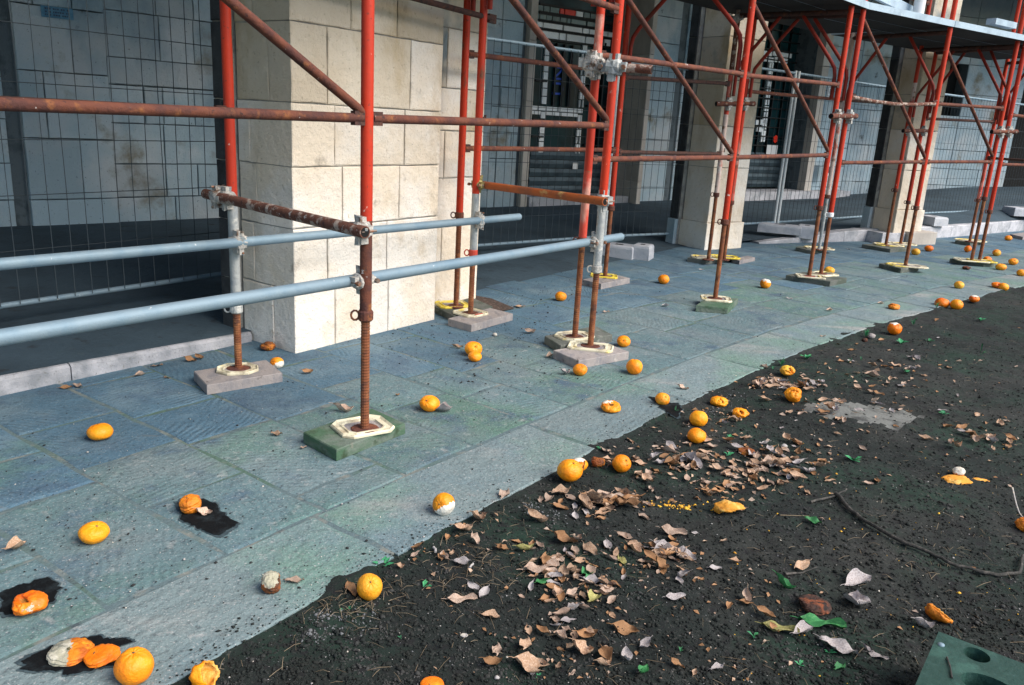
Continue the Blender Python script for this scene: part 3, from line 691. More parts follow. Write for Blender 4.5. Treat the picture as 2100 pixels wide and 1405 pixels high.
for q in (1230, 1248, 1266, 1284): strips.append((s_(q, 200)[0], s_(q, 200)[0]+.025, .9, s_(1150, 76)[1]))
for zz in (1.0, 1.3, 1.6, 1.9, 2.2): strips.append((s_(1204, 200)[0], dr_, zz, zz+.025))
door1, D1 = door('grilled_door', FB, Db, angB, BK, dl, dr_, cells, strips, s_(1150, 322)[1], 'dark glazed door with white panel strips and a red square above, behind the middle of the scaffold', zb=.26)
# blue lettering on the glass, reading upwards
def text(s, F_s, z, size, mt, parent, D, n, rot=0, name='lettering'):
    cu = bpy.data.curves.new(name, 'FONT'); cu.body = s; cu.size = size; cu.extrude = .002; cu.align_x = 'CENTER'; cu.align_y = 'CENTER'
    o = bpy.data.objects.new(name, cu); C.objects.link(o)
    dg = bpy.context.evaluated_depsgraph_get(); dg.update(); me = bpy.data.meshes.new_from_object(o.evaluated_get(dg))
    bpy.data.objects.remove(o); me.materials.clear(); me.materials.append(mt)
    X = D.d; Y = Vector((0, 0, 1))
    if rot: X, Y = Vector((0, 0, 1)), -D.d
    Zv = X.cross(Y); P = D(F_s, n, z)
    mm = Matrix(((X.x, Y.x, Zv.x, P.x), (X.y, Y.y, Zv.y, P.y), (X.z, Y.z, Zv.z, P.z), (0, 0, 0, 1)))
    me.transform(mm); return link(name, me, parent)
a, z = s_(1148, 160)
text('UNI', a, z, .30, Mt['bluetext'], door1, D1, -.012, rot=1)
mb = MB(); a, z = s_(1177, 340); mb.fbox(D1, a-.05, a+.05, .035, .03, z-.05, z+.05); mb.build('notice', Mt['white'], door1)
# door 2
s_2 = s_; cells2 = []; strips2 = []
d2l, d2r = s_(1540, 200)[0], s_(1652, 200)[0]+.6
def cell(xa, ya, xb, yb, mt): 
    a, z1 = s_(xa, ya); b = s_(xb, ya)[0]; z0 = s_(xa, yb)[1]; cells2.append((a, b, z0, z1, mt))
for (xa, ya, xb, yb) in [(1560, 103, 1583, 112), (1585, 105, 1624, 114), (1560, 115, 1587, 125), (1589, 117, 1617, 127)]: cell(xa, ya, xb, yb, 'frosted')
for i in range(13):
    y0 = 129+i*12.6; x0 = 1578-(y0-129)*.115
    if i % 2: cell(x0, y0, x0+8, y0+10.5, 'frosted')
    else: cell(x0, y0, x0+3, y0+10.5, 'frosted'); cell(x0+5, y0, x0+8, y0+10.5, 'frosted')
for i in range(18):
    y0 = 55+i*14; x0 = 1640-(y0-80)*.125; cell(x0, y0, x0+(7 if i < 5 else 4), y0+12, 'frosted' if i < 5 else 'greenpane')
for (xa, ya, xb, yb) in [(1560, 245, 1572, 256), (1552, 258, 1566, 270), (1550, 246, 1558, 256)]: cell(xa, ya, xb, yb, 'frosted')
zz = .95
while zz < 3.5: strips2.append((d2l, d2r, zz, zz+.02)); zz += .17
ss = d2l
while ss < d2r: strips2.append((ss, ss+.015, .9, 3.5)); ss += .30
door2, D2 = door('grilled_door', FB, Db, angB, BK, d2l, d2r, cells2, strips2, s_(1600, 315)[1], 'second grilled door, with a red round sticker, between the middle and far pillars', zb=.36)
mb = MB(); a, z = s_(1587, 285); 
mb.add([D2(a+(.075+.02*(q%3))*math.cos(q*PI/6)*.7, .04, z+(.06+.02*(q%2))*math.sin(q*PI/6)) for q in range(12)], [tuple(range(12))]); mb.build('sticker', Mt['redpane'], door2)
mb = MB(); a, z = s_(1582, 303); mb.fbox(D2, a-.18, a+.14, .036, .03, z-.12, z+.05); mb.build('notice', Mt['white'], door2)
# house number plate and intercom on the jamb
a, z = sB(1702, 188); mb = MB(); mb.fbox(FB, a-.09, a+.09, .012, .002, z-.10, z+.10)
hn = mb.build('house_number_plate', Mt['white'], label='small white house number plate beside the second door', cat='number plate')
mb = MB(); mb.fbox(FB, a-.078, a+.078, .014, .012, z-.088, z+.088); mb.build('border', Mt['ink'], hn)
mb = MB(); mb.fbox(FB, a-.066, a+.066, .016, .014, z-.076, z+.076); mb.build('face', Mt['white'], hn)
text('12', a, z, .12, Mt['ink'], hn, FB, .017)
a, z = sB(1678, 345); mb = MB(); mb.fbox(FB, a-.07, a+.09, .25, .15, z-.13, z+.14)
ic = mb.build('intercom', Mt['white'], label='white box with a dark front on the jamb of the second door', cat='intercom')
mb = MB(); mb.fbox(FB, a-.05, a+.0, .254, .25, z-.07, z+.05); mb.build('front_panel', Mt['ink'], ic)

# --- arcade wall C (right)
wc = empty('arcade_wall', Nw, 'blue stone back wall with a black window opening, right of the farthest pillar', 'wall')
wx0, wz1 = PL(Nw, angC, 1936, 128); wx1, wz0 = PL(Nw, angC, 1985, 240)
wx1 = PL(Nw, angC, 1975, 200)[0]
dx0 = PL(Nw, angC, 2068, 330)[0]
mb = MB(); mb.fbox(FC, -.1, wx0, -.02, -.5, 0, CEIL); mb.fbox(FC, wx0, wx1, -.02, -.5, 0, wz0); mb.fbox(FC, wx0, wx1, -.02, -.5, wz1, CEIL)
mb.fbox(FC, wx1, dx0, -.02, -.5, 0, CEIL); mb.fbox(FC, dx0, 12, -.02, -.5, 3.2, CEIL); mb.fbox(FC, dx0+2.2, 12, -.02, -.5, 0, 3.2)
mb.fbox(FC, wx0-.2, 12, -.5, -.6, 0, CEIL)
mb.build('mortar_core', Mt['walljoint'], wc)
rowsC = [.1, .52, .86, 1.24, 1.68, wz0, 2.35, wz1, 3.2, 3.8, CEIL]
ashlar(FC, 0, wx0, rowsC, 0, Mt['wall'], wc, .45, .95, seed=31)
ashlar(FC, wx0, wx1, rowsC[:6], 0, Mt['wall'], wc, .45, .95, seed=32); ashlar(FC, wx0, wx1, rowsC[7:], 0, Mt['wall'], wc, .45, .95, seed=34)
ashlar(FC, wx1, dx0, rowsC, 0, Mt['wall'], wc, .45, .95, seed=33)
ashlar(FC, dx0+2.2, 12, rowsC, 0, Mt['wall'], wc, .6, 1.1, seed=35)
mb = MB(); mb.fbox(FC, wx0+.01, wx1-.01, -.25, -.27, wz0+.01, wz1-.01)
wd = mb.build('window', Mt['black'], label='black unlit window opening right of the farthest pillar', cat='window')
mb = MB(); mb.fbox(FC, dx0+.01, dx0+2.19, -.3, -.32, .2, 3.19)
mb.build('doorway', Mt['black'], label='dark doorway at the right end of the arcade wall', cat='doorway')
# --- ceiling of the arcade and the storeys above
bl = empty('upper_storeys', Vector((0, 8, CEIL)), 'stone storeys of the building carried over the arcade', 'building')
Kb = [UV(-9, -3.86), UV(0, -3.5), UV(2.9, -3.5), UV(5.0, -3.6), Vector((1.9, 9.2, 0)), Vector((3.4, 10.0, 0)), Vector((4.97, 10.9, 0)), Vector((6.6, 12.0, 0)), Vector((8.8, 13.6, 0)), Vector((12, 16.0, 0)), Vector((17, 19.2, 0))]
Wb = [FA(-11, 0, 0), FA(-4, 0, 0), FA(-1, 0, 0), FA(2, 0, 0), FA(5, 0, 0), FB(2, 0, 0), FB(5, 0, 0), FC(1, 0, 0), FC(4, 0, 0), FC(8, 0, 0), FC(13, 0, 0)]
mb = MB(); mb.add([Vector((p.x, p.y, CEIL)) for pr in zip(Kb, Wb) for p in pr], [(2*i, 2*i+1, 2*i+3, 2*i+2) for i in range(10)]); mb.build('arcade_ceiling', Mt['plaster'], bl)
mb = MB(); mb.add([Vector((p.x, p.y, z)) for p in Kb for z in (CEIL-.35, 13)], [(2*i, 2*i+2, 2*i+3, 2*i+1) for i in range(10)])
mb.add([Vector((p.x, p.y, 13)) for pr in zip(Kb, Wb) for p in pr], [(2*i, 2*i+2, 2*i+3, 2*i+1) for i in range(10)]); mb.build('front_wall', Mt['lime'], bl)
# beam behind the facade
mb = MB(); mb.add([Vector((p.x-.35*.8, p.y+.35*.6, z)) for p in Kb for z in (CEIL-.35, CEIL)], [(2*i, 2*i+1, 2*i+3, 2*i+2) for i in range(10)])
mb.add([Vector((p.x-o*.8, p.y+o*.6, CEIL-.35)) for p in Kb for o in (0, .35)], [(2*i, 2*i+1, 2*i+3, 2*i+2) for i in range(10)]); mb.build('beam', Mt['lime'], bl)

# ================================================================== FENCES
def fence(P, Q, ztop, label, posts=(0, 1), zb=0.0, wires=.10, rows=.25, rail_r=.0165, toprail=True, ext=0.0, top_break=None):
    d_ = (Q-P); L_ = math.hypot(d_.x, d_.y); e = empty('wire_fence', Vector((P.x, P.y, 0)), label, 'fence', 'temporary wire fence panels in the arcade')
    def at_(k, z): return Vector((P.x+d_.x*k, P.y+d_.y*k, z))
    z0, z1 = P.z, Q.z
    mb = MB(); mb.tube(P, Q, rail_r, 10); mb.build('bottom_rail', Mt['galv'], e)
    if toprail: mb = MB(); mb.tube(at_(0, ztop), at_(1, ztop), rail_r, 10); mb.build('top_rail', Mt['galv'], e)
    for k in posts:
        mb = MB(); mb.tube(at_(k, 0.02), at_(k, ztop+.03), .020, 10); mb.build('post', Mt['postw'], e)
    mb = MB(); n = int(L_/wires); dn = Vector((d_.y, -d_.x, 0)).normalized()*.02
    for i in range(1, n):
        k = i/n; wv = R.uniform(-.006, .006); wv2 = R.uniform(-.008, .008)
        zz = z0+(z1-z0)*k
        pts = [at_(k, zz)+dn, at_(k+wv/L_, zz+(ztop-zz)*.33)+dn, at_(k+wv2/L_, zz+(ztop-zz)*.66)+dn, at_(k, ztop)+dn]
        mb.path(pts, .0024, 4, False, smooth=False)
    z = z0+rows
    while z < ztop-.05: mb.tube(at_(0, z)-dn*.2, at_(1, z+R.uniform(-.006, .006))-dn*.2, .0024, 4, False); z += rows
    o = mb.build('wire_mesh', Mt['wire'], e, kind='stuff')
    return e
gp = G(0, 628, .22); gq = G(468, 560, .22); dv = gq-gp
fence(gp-dv*.9, gq+dv*.10, 2.15, 'wire mesh fence panel in front of the dark floor on the far left', posts=(0,), rows=.29)
a = G(985, 503, .12); b = G(1234, 485, .12)
zt = HZ(1000, 81, a+(b-a)*.06); a2 = a-(b-a)*.15
f2 = fence(a2, b, zt, 'wire mesh fence panel across the grilled doorway, left of the tall thin post', posts=(1,), rows=.27)
a = b.copy(); b2 = G(1402, 478, .12)
fence(a+(b2-a)*.03, b2+(b2-a)*.05, HZ(1245, 124, a), 'wire mesh fence panel ending at the left side of the middle pillar', posts=(0,), rows=.27)
a = G(1527, 459, .2); b = G(1590, 456, .2); c = G(1785, 443, .2)
ztp = HZ(1622, 150, b)
fence(a-(b-a)*.3, b-(b-a)*.04, ztp, 'short wire mesh fence panel between the middle pillar and the twin white posts', posts=(1,), rows=.27)
fence(b+(c-b)*.02, c+(c-b)*.12, ztp, 'wire mesh fence panel between the twin white posts and the farthest pillar', posts=(0,), rows=.27)
a = G(1900, 437, .28); b = G(2095, 429, .28)
fence(a-(b-a)*.2, b+(b-a)*.9, HZ(1945, 199, a+(b-a)*.2), 'wire mesh fence panel right of the farthest pillar', posts=(.95,), rows=.27)
# concrete fence feet
def foot(x, y, h, L_, W_, H_, ang, label, cat='concrete block', tilt=0):
    P = G(x, y, h); F = Fr(P, ang); mb = MB()
    def prof(z, i): return [F(-L_/2+i, W_/2-i, z), F(L_/2-i, W_/2-i, z), F(L_/2-i, -W_/2+i, z), F(-L_/2+i, -W_/2+i, z)]
    lv = [prof(h, 0), prof(h+H_*.8, .004), prof(h+H_*.95, .012), prof(h+H_, .028)]
    vs = [q for l in lv for q in l]
    fs = [(k*4+i, k*4+(i+1) % 4, (k+1)*4+(i+1) % 4, (k+1)*4+i) for k in range(3) for i in range(4)]+[(12, 13, 14, 15)]
    # n points to the street so the winding is already outward
    mb.add(vs, fs); mb.add([F(-L_*.12, W_*.15, h+H_+.001), F(L_*.12, W_*.15, h+H_+.001), F(L_*.12, -W_*.15, h+H_+.001), F(-L_*.12, -W_*.15, h+H_+.001)], [(0, 1, 2, 3)], mi=1)
    o = mb.build('concrete_block', [Mt['blocker'], Mt['darkgrit']], label=label, cat=cat, group='concrete fence feet')
    return o
foot(1268, 526, 0, .36, .26, .13, -22, 'long concrete foot lying behind the galvanised tube end')
foot(1316, 530, 0, .20, .24, .15, -22, 'squat concrete foot nearest the middle pillar, with a notch in its end')
foot(1598, 477, .10, .55, .26, .11, -20, 'concrete foot under the twin white fence posts')
foot(1652, 487, .06, .24, .30, .16, -20, 'concrete foot tipped over the kerb below the twin white posts')
foot(1911, 461, .18, .26, .34, .13, 18, 'pale rounded concrete foot on the kerb right of the farthest pillar')
foot(2092, 442, .25, .5, .3, .14, 10, 'concrete foot at the right end of the farthest fence')

# ================================================================== SCAFFOLD
TR = .0242
sc = empty('scaffold', G(748, 874), 'red and rusty tube scaffold with galvanised rails along the whole arcade', 'scaffold')
def pole(key, bx, by, cy, mats, top=4.4, jr=.019, colmat='rust', jackmat='jack', z0=.055):
    """mats: list of (photo y where this length ends upward, material)"""
    P = G(bx, by, .07); P.z = 0
    def px_at(y):          # height of the pole at photo row y
        z = 0
        lo, hi = 0, 6
        for _ in range(40):
            mid = (lo+hi)/2; q = Vector((P.x, P.y, mid))-Vector((0, 0, CAMH)); yy = 702.5-FOC*q.dot(cup)/q.dot(fwd)
            if yy > y: lo = mid
            else: hi = mid
        return lo
    zc = px_at(cy)
    # threaded jack
    mb = MB(); pts = []; rr_ = []
    nth = max(6, int((zc-z0)/ .012)); near = math.hypot(P.x, P.y) < 6
    if near:
        for i in range(nth*2+1): pts.append(P+Vector((0, 0, z0+(zc-z0)*i/(nth*2)))); rr_.append(jr if i % 2 else jr-.0017)
    else: pts = [P+Vector((0, 0, z0)), P+Vector((0, 0, zc))]; rr_ = [jr, jr]
    mb.path(pts, rr_, 12, smooth=False if near else True); jk = mb.build('base_jack', Mt[jackmat], sc)
    mb = MB(); mb.path([P+Vector((0, 0, z)) for z in (z0-.006, z0, z0+.004)], [.060, .060, .054], 16, smooth=False); mb.build('base_plate', Mt['rust'], jk)
    mb = MB(); mb.path([P+Vector((0, 0, zc+z)) for z in (-.035, -.028, .004, .010)], [.024, .031, .031, .027], 14, smooth=False)
    av = Vector((-1, -.15, 0)).normalized(); bv = Vector((0, 0, 1)); ring = [P+Vector((0, 0, zc-.012))+av*(.042+.016*math.cos(k*PI/5))+bv*(.020*math.sin(k*PI/5)) for k in range(11)]
    mb.path(ring, .0048, 6, False); mb.build('collar_nut', Mt[colmat], jk)
    z = zc
    for (yy, mt) in mats:
        z1 = top if yy is None else px_at(yy)
        mb = MB(); mb.path([P+Vector((0, 0, z)), P+Vector((0, 0, z1))], TR, 16); mb.build('standard', Mt[mt], sc); z = z1
    return P, px_at
PO = {}; ZA = {}
for key, bx, by, cy, ms, kw in [
    ('A', 748, 872, 641, [(452, 'rust'), (None, 'red')], {}),
    ('rA', 489, 748, 628, [(412, 'galvold'), (None, 'red')], dict(colmat='galvold')),
    ('C', 1211, 704, 548, [(402, 'galvold'), (None, 'red')], dict(colmat='coupler')),
    ('C2', 1179, 686, 490, [(350, 'redworn'), (130, 'red'), (30, 'redworn'), (None, 'red')], {}),
    ('rC', 965, 638, 515, [(397, 'galvold'), (None, 'red')], dict(colmat='redworn')),
    ('rC2', 935, 623, 438, [(None, 'red')], {}),
    ('rD', 1241, 564, 424, [(None, 'red')], {}),
    ('D', 1467, 608, 452, [(None, 'red')], {}),
    ('rE', 1453, 529, 397, [(235, 'pinkworn'), (150, 'redworn'), (None, 'cementrust')], {}),
    ('rE2', 1485, 529, 413, [(280, 'redworn'), (None, 'red')], {}),
    ('E', 1660, 562, 424, [(None, 'red')], {}),
    ('E2', 1684, 558, 438, [(None, 'red')], dict(colmat='white')),
    ('rF', 1680, 509, 401, [(60, 'pinkworn'), (None, 'red')], dict(jackmat='galvold')),
    ('F', 1857, 543, 424, [(None, 'red')], {}),
    ('rF2', 1817, 500, 388, [(210, 'red'), (170, 'pinkworn'), (None, 'red')], {}),
    ('rF3', 1847, 498, 413, [(None, 'red')], {}),
    ('Gg', 1993, 531, 405, [(None, 'red')], {}),
    ('G2', 2009, 531, 432, [(None, 'red')], {}),
    ('r6', 1989, 493, 409, [(330, 'redworn'), (None, 'red')], {})]:
    PO[key], ZA[key] = pole(key, bx, by, cy, ms, **kw)
# two more frames continue outside the picture's left and right edges
dA = (PO['C']-PO['A']); PO['Z'] = PO['A']-dA; PO['rZ'] = PO['rA']-(PO['rC']-PO['rA'])
PO['H'] = PO['G2']+(PO['Gg']-PO['F'])*1.0; PO['rH'] = PO['r6']
for k in ('Z', 'rZ', 'H'):
    mb = MB(); mb.tube(PO[k]+Vector((0, 0, .06)), PO[k]+Vector((0, 0, 4.4)), TR, 12); mb.build('standard', Mt['red'], sc)
V = lambda k, z, off=Vector((0, 0, 0)): Vector((PO[k].x, PO[k].y, z))+off
def outw(k, kk):   # unit vector from pole k to pole kk in plan
    d_ = PO[kk]-PO[k]; d_.z = 0; return d_.normalized()
def ledger(k1, k2, z1, z2, mt='rust', name='ledger', r=.0175, side=0.0, e1=.0, e2=.0, lug=True, sag=0):
    a, b = V(k1, z1), V(k2, z2); d_ = (b-a).normalized(); n_ = Vector((d_.y, -d_.x, 0)).normalized()*side
    a = a+n_-d_*e1+d_*.026; b = b+n_+d_*e2-d_*.026
    pts = [a+(b-a)*q+Vector((0, 0, -sag*math.sin(PI*q))) for q in ([0, 1] if not sag else [0, .25, .5, .75, 1])]
    mb = MB(); mb.path(pts, r, 12); o = mb.build(name, Mt[mt], sc)
    if lug:
        for e, sg in ((a, 1), (b, -1)):
            mb = MB(); mb.box(e+d_*sg*.012, d_*.034, n_.normalized()*.012 if side else Vector((d_.y, -d_.x, 0)).normalized()*.012, Vector((0, 0, .026))); mb.build('end_lug', Mt['rust_and_shade'], o)
    return o
def diag(k1, k2, z1, z2, mt='rust', side=.0):
    a, b = V(k1, z1), V(k2, z2); d_ = (b-a).normalized(); h = Vector((d_.x, d_.y, 0)).normalized(); n_ = Vector((h.y, -h.x, 0))*side
    mb = MB(); mb.path([a+n_+d_*.03, b+n_-d_*.05, b+n_-d_*.02], [.0175, .0175, .011], 12); mb.build('diagonal_brace', Mt[mt], sc)
    return
zz = lambda k, y: ZA[k](y)
# front row
ledger('Z', 'A', 1.30, zz('A', 243)); ledger('A', 'C', zz('A', 243), zz('C', 258))
ledger('C2', 'D', zz('C2', 327), zz('D', 323)); ledger('D', 'E', zz('D', 323), zz('E', 318)); ledger('E2', 'F', zz('E2', 334), zz('F', 332)); ledger('F', 'Gg', zz('F', 332), zz('Gg', 332)); ledger('G2', 'H', 1.16, 1.16)
ledger('Z', 'A', 2.0, 2.0); ledger('A', 'C', 1.98, zz('C', 20))
ledger('C2', 'D', zz('C2', 112), zz('D', 152)); ledger('D', 'E', zz('D', 154), zz('E', 174)); ledger('E2', 'F', zz('E2', 198), zz('F', 213), mt='cementrust', sag=.035); ledger('F', 'Gg', zz('F', 213), zz('Gg', 222)); ledger('G2', 'H', 1.7, 1.7)
def dg(k1, k2, zb, pxy):
    # brace passing through the photo point pxy, seen against the plane of the bay
    P, Q = PO[k1], PO[k2]; an = math.degrees(math.atan2(Q.y-P.y, Q.x-P.x)); s, z = PL(P, an, *pxy)
    L_ = (Q-P).length; slope = (zb-z)/(L_-s); z0 = zb-slope*L_
    diag(k1, k2, min(z0, 4.3), zb)
dg('Z', 'A', zz('A', 238), (610, 118)); dg('A', 'C', zz('C', 252), (1140, 112)); dg('C2', 'D', zz('D', 318), (1400, 165)); dg('D', 'E', zz('E', 312), (1617, 150)); dg('E2', 'F', zz('F', 326), (1842, 200)); dg('F', 'Gg', zz('Gg', 324), (1990, 215))
# rear row
ledger('rZ', 'rA', 1.30, 1.30, 'rust_and_shade'); ledger('rZ', 'rA', 1.95, 1.95, 'rust_and_shade'); ledger('rA', 'rC', 2.0, zz('rC', 34), 'rust_and_shade', e2=.12)
ledger('rC2', 'rD', zz('rC2', 110), zz('rD', 150)); ledger('rC2', 'rD', zz('rC2', 304), zz('rD', 308))
ledger('rD', 'rE', zz('rD', 158), zz('rE', 172), 'rust_and_shade'); ledger('rD', 'rE', zz('rD', 312), zz('rE', 316), 'rust_and_shade'); ledger('rE2', 'rF', zz('rE2', 187), zz('rF', 205)); ledger('rF', 'rF2', zz('rF', 205), zz('rF2', 215), 'rust_and_shade')
ledger('rF3', 'r6', zz('rF3', 243), zz('r6', 250), 'rust_and_shade'); ledger('r6', 'H', 1.2, 1.2, 'rust_and_shade')
# portal frames: head beam, knee braces
def frame(f, r, zh=2.42, zk=1.78, mt='redshade'):
    a, b = V(f, zh), V(r, zh); fr = MB(); fr.tube(a, b, .022, 12); o = fr.build('frame_head_beam', Mt['rust_and_shade'], sc)  # head beam coloured dark to imitate shade below the deck
    for p, q in ((f, r), (r, f)):
        d_ = outw(p, q); base = V(p, 0)
        pts = [base+d_*.052+Vector((0, 0, zk-.22)), base+d_*.052+Vector((0, 0, zk-.02)), base+d_*.066+Vector((0, 0, zk+.05)), base+d_*.115+Vector((0, 0, zk+.12)), base+d_*.42+Vector((0, 0, zh-.02))]
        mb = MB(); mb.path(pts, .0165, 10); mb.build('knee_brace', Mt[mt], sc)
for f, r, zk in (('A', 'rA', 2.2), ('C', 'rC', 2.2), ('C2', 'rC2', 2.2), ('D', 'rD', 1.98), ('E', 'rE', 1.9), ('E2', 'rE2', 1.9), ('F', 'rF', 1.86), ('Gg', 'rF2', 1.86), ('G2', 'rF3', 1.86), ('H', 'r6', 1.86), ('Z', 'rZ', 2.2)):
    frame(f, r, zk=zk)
# couplers
def coupler(P, a1, a2, mt='coupler', size=1.0):
    a1 = Vector(a1).normalized(); a2 = Vector(a2).normalized(); n_ = a1.cross(a2)
    if n_.length < .1: n_ = a1.cross(Vector((0, 0, 1)))
    n_.normalize(); s = size; mb = MB()
    for ax, off in ((a1, n_*.0), (a2, n_*.0)):
        o = P+off
        mb.path([o-ax*.030*s, o-ax*.026*s, o+ax*.022*s, o+ax*.030*s], [.030*s, .0345*s, .0335*s, .029*s], 11, smooth=False)
        e = ax.cross(n_).normalized() if ax.cross(n_).length > .1 else n_
        for sg in (1, -1):
            q = o+e*sg*.042*s+ax*R.uniform(-.006, .006); mb.box(q, ax*.019*s, e*.011*s, n_*.017*s)
            mb.box(q+n_*.02*s*sg, ax*.012*s, e*.016*s, n_*.006*s)
    cc_ = P; sd_ = R.uniform(0, 99)
    mb.v = [tuple(Vector(v)+(Vector(v)-cc_)*.16*noise.noise((Vector(v))*60+Vector((sd_, 0, 0)))) for v in mb.v]
    co = mb.build('coupler', Mt[mt], sc)
    for sg in (1, -1):
        e = a1.cross(n_).normalized(); mb = MB(); q = P+e*sg*.050*s
        mb.path([q-n_*.040*s, q-n_*.028*s], .0105*s, 6, smooth=False); mb.path([q-n_*.030*s, q+n_*.034*s], .0055*s, 6, smooth=False)
        mb.build('bolt', Mt['bolt'], co)
Zv = Vector((0, 0, 1))
dF = Fr(Vector((0, 0, 0)), 54.8)
# loose tubes clamped on: transverse kick tubes and the two long galvanised rails
def loose(a, b, mt, r=TR, n=16, name='clamped_tube', open_end=True):
    mb = MB(); a, b = Vector(a), Vector(b); mb.path([a, b], r, n)
    o = mb.build(name, Mt[mt], sc); d_ = (b-a).normalized()
    for e, sg in ((a, -1), (b, 1)):
        mb = MB(); mb.path([e+d_*sg*.0005, e+d_*sg*.0012], r*.80, n, smooth=False); mb.build('open_end', Mt['black'], o)
    return o
zk = zz('A', 470); zkr = zz('rA', 405)
al = dF.d*-.052
ta, tb = V('rA', zkr)+al, V('A', zk)+al; dd = (tb-ta).normalized()
loose(ta-dd*.17, tb+dd*.055, 'cementrust')
coupler(V('rA', zkr)+al*.5, Zv, dd); coupler(V('A', zk)+al*.5, Zv, dd); coupler(V('rA', zkr)+al-dd*.05, dd, Zv, size=.95)
zk2 = zz('C', 411); zkr2 = zz('rC', 379)
ta, tb = V('rC', zkr2)+dF.d*.05, V('C', zk2)+dF.d*-.048; dd = (tb-ta).normalized()
loose(ta-dd*.04, tb+dd*.05, 'orangerust')
coupler(V('rC', zkr2)+dF.d*.02, Zv, dd, 'brass'); coupler(V('C', zk2), Zv, dd, 'galvold', 1.1)
z1, z2 = zz('A', 578), zz('C', 498)
off = dF.n*-.052
ta, tb = V('A', z1)+off, V('C', z2)+off; dd = (tb-ta).normalized()
loose(ta-dd*3.2, tb+dd*.36, 'galv')
coupler(V('A', z1)+off*.4, Zv, dd); coupler(V('C', z2)+off*.4, Zv, dd)
z1, z2 = zz('rA', 494), zz('rC', 450)
off = dF.n*.052
ta, tb = V('rA', z1)+off, V('rC', z2)+off; dd = (tb-ta).normalized()
loose(ta-dd*4.2, tb+dd*.42, 'galv')
coupler(V('rA', z1)+off*.8, dd, Zv); coupler(V('rC', z2)+off*.8, dd, Zv)
# short link tubes between the doubled frames
P_ = V('C2', zz('C2', 136)); e_ = ray(1337, 143); k_ = (PO['C'].y-.02+.03)/e_.y; Q_ = Vector((0, 0, CAMH))+e_*k_
P_ = P_+Vector((0, -.052, 0)); dd = (Q_-P_).normalized()
loose(P_-dd*.09, Q_, 'cementrust', r=.024)
coupler(P_+Vector((0, .03, 0)), Zv, dd, size=1.35); coupler(P_+Vector((-.03, .0, .01)), dd, Zv, size=1.3); coupler(V('C', zz('C', 138)), Zv, dd, 'galvold', 1.3)
for a, b, y in (('rE', 'rE2', 213), ('E', 'E2', 238), ('rF2', 'rF3', 268), ('Gg', 'G2', 270)):
    pa_, pb_ = V(a, zz(a, y)), V(b, zz(b, y)); dd = (pb_-pa_).normalized(); sd = Vector((dd.y, -dd.x, 0))*.05
    loose(pa_+sd-dd*.16, pb_+sd+dd*.09, 'rust'); coupler(pa_+sd*.6, Zv, dd, 'coupler', 1.15); coupler(pb_+sd*.6, Zv, dd, 'coupler', 1.15)
for a, b, y in (('D', 'rD', 205),): pass
for key in ('rE',): coupler(V(key, zz(key, 36)), Zv, outw('rE', 'E'), 'galvold')
for key, y in (('rC', 242), ('C2', 327), ('rC2', 303), ('rD', 308), ('rF', 318), ('rF3', 345), ('rE', 308), ('rF2', 218)):
    d_ = Vector((.6, .8, 0)); p = V(key, zz(key, y)); mb = MB(); mb.box(p+d_*.04, d_*.022, Vector((.8, -.6, 0))*.006, Zv*.009); mb.box(p+d_*.062, d_*.005, Vector((.8, -.6, 0))*.006, Zv*.02); mb.build('wedge_hook', Mt['rust_and_shade'], sc)
# deck planks
def deck(f1, f2, r1, r2, z=2.5):
    for i in range(3):
        k0, k1 = i/3+.005, (i+1)/3-.005
        ex = 0.06
        A_, B_, C_, D_ = V(f1, z).lerp(V(r1, z), k0), V(f2, z).lerp(V(r2, z), k0), V(f2, z).lerp(V(r2, z), k1), V(f1, z).lerp(V(r1, z), k1)
        dl_ = (B_-A_).normalized()*.06; A_ -= dl_*.0; o_ = outw(r1, f1)*(.05 if i == 0 else 0); A_ += o_; B_ += o_
        o2 = outw(f1, r1)*(.30 if i == 2 else 0); C_ += o2; D_ += o2
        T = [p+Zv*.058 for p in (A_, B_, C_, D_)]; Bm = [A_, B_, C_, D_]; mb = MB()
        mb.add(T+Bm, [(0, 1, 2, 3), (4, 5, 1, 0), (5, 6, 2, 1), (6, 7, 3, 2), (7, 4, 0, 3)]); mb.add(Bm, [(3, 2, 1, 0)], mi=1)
        mb.build('deck_plank', [Mt['deck'], Mt['deckunder']], sc)  # also builds the added unseen upper level
for f1, f2, r1, r2 in (('Z', 'A', 'rZ', 'rA'), ('A', 'C2', 'rA', 'rC2'), ('C2', 'D', 'rC2', 'rD'), ('D', 'E2', 'rD', 'rE2'), ('E2', 'F', 'rE2', 'rF'), ('F', 'G2', 'rF', 'rF3'), ('G2', 'H', 'rF3', 'r6')):
    deck(f1, f2, r1, r2, 2.47)
for f1, f2, r1, r2 in (('C2', 'D', 'rC2', 'rD'), ('D', 'E2', 'rD', 'rE2'), ('E2', 'F', 'rE2', 'rF'), ('F', 'G2', 'rF', 'rF3'), ('G2', 'H', 'rF3', 'r6')):
    deck(f1, f2, r1, r2, 4.40)  # unseen upper deck level, added to darken the bays and wall below
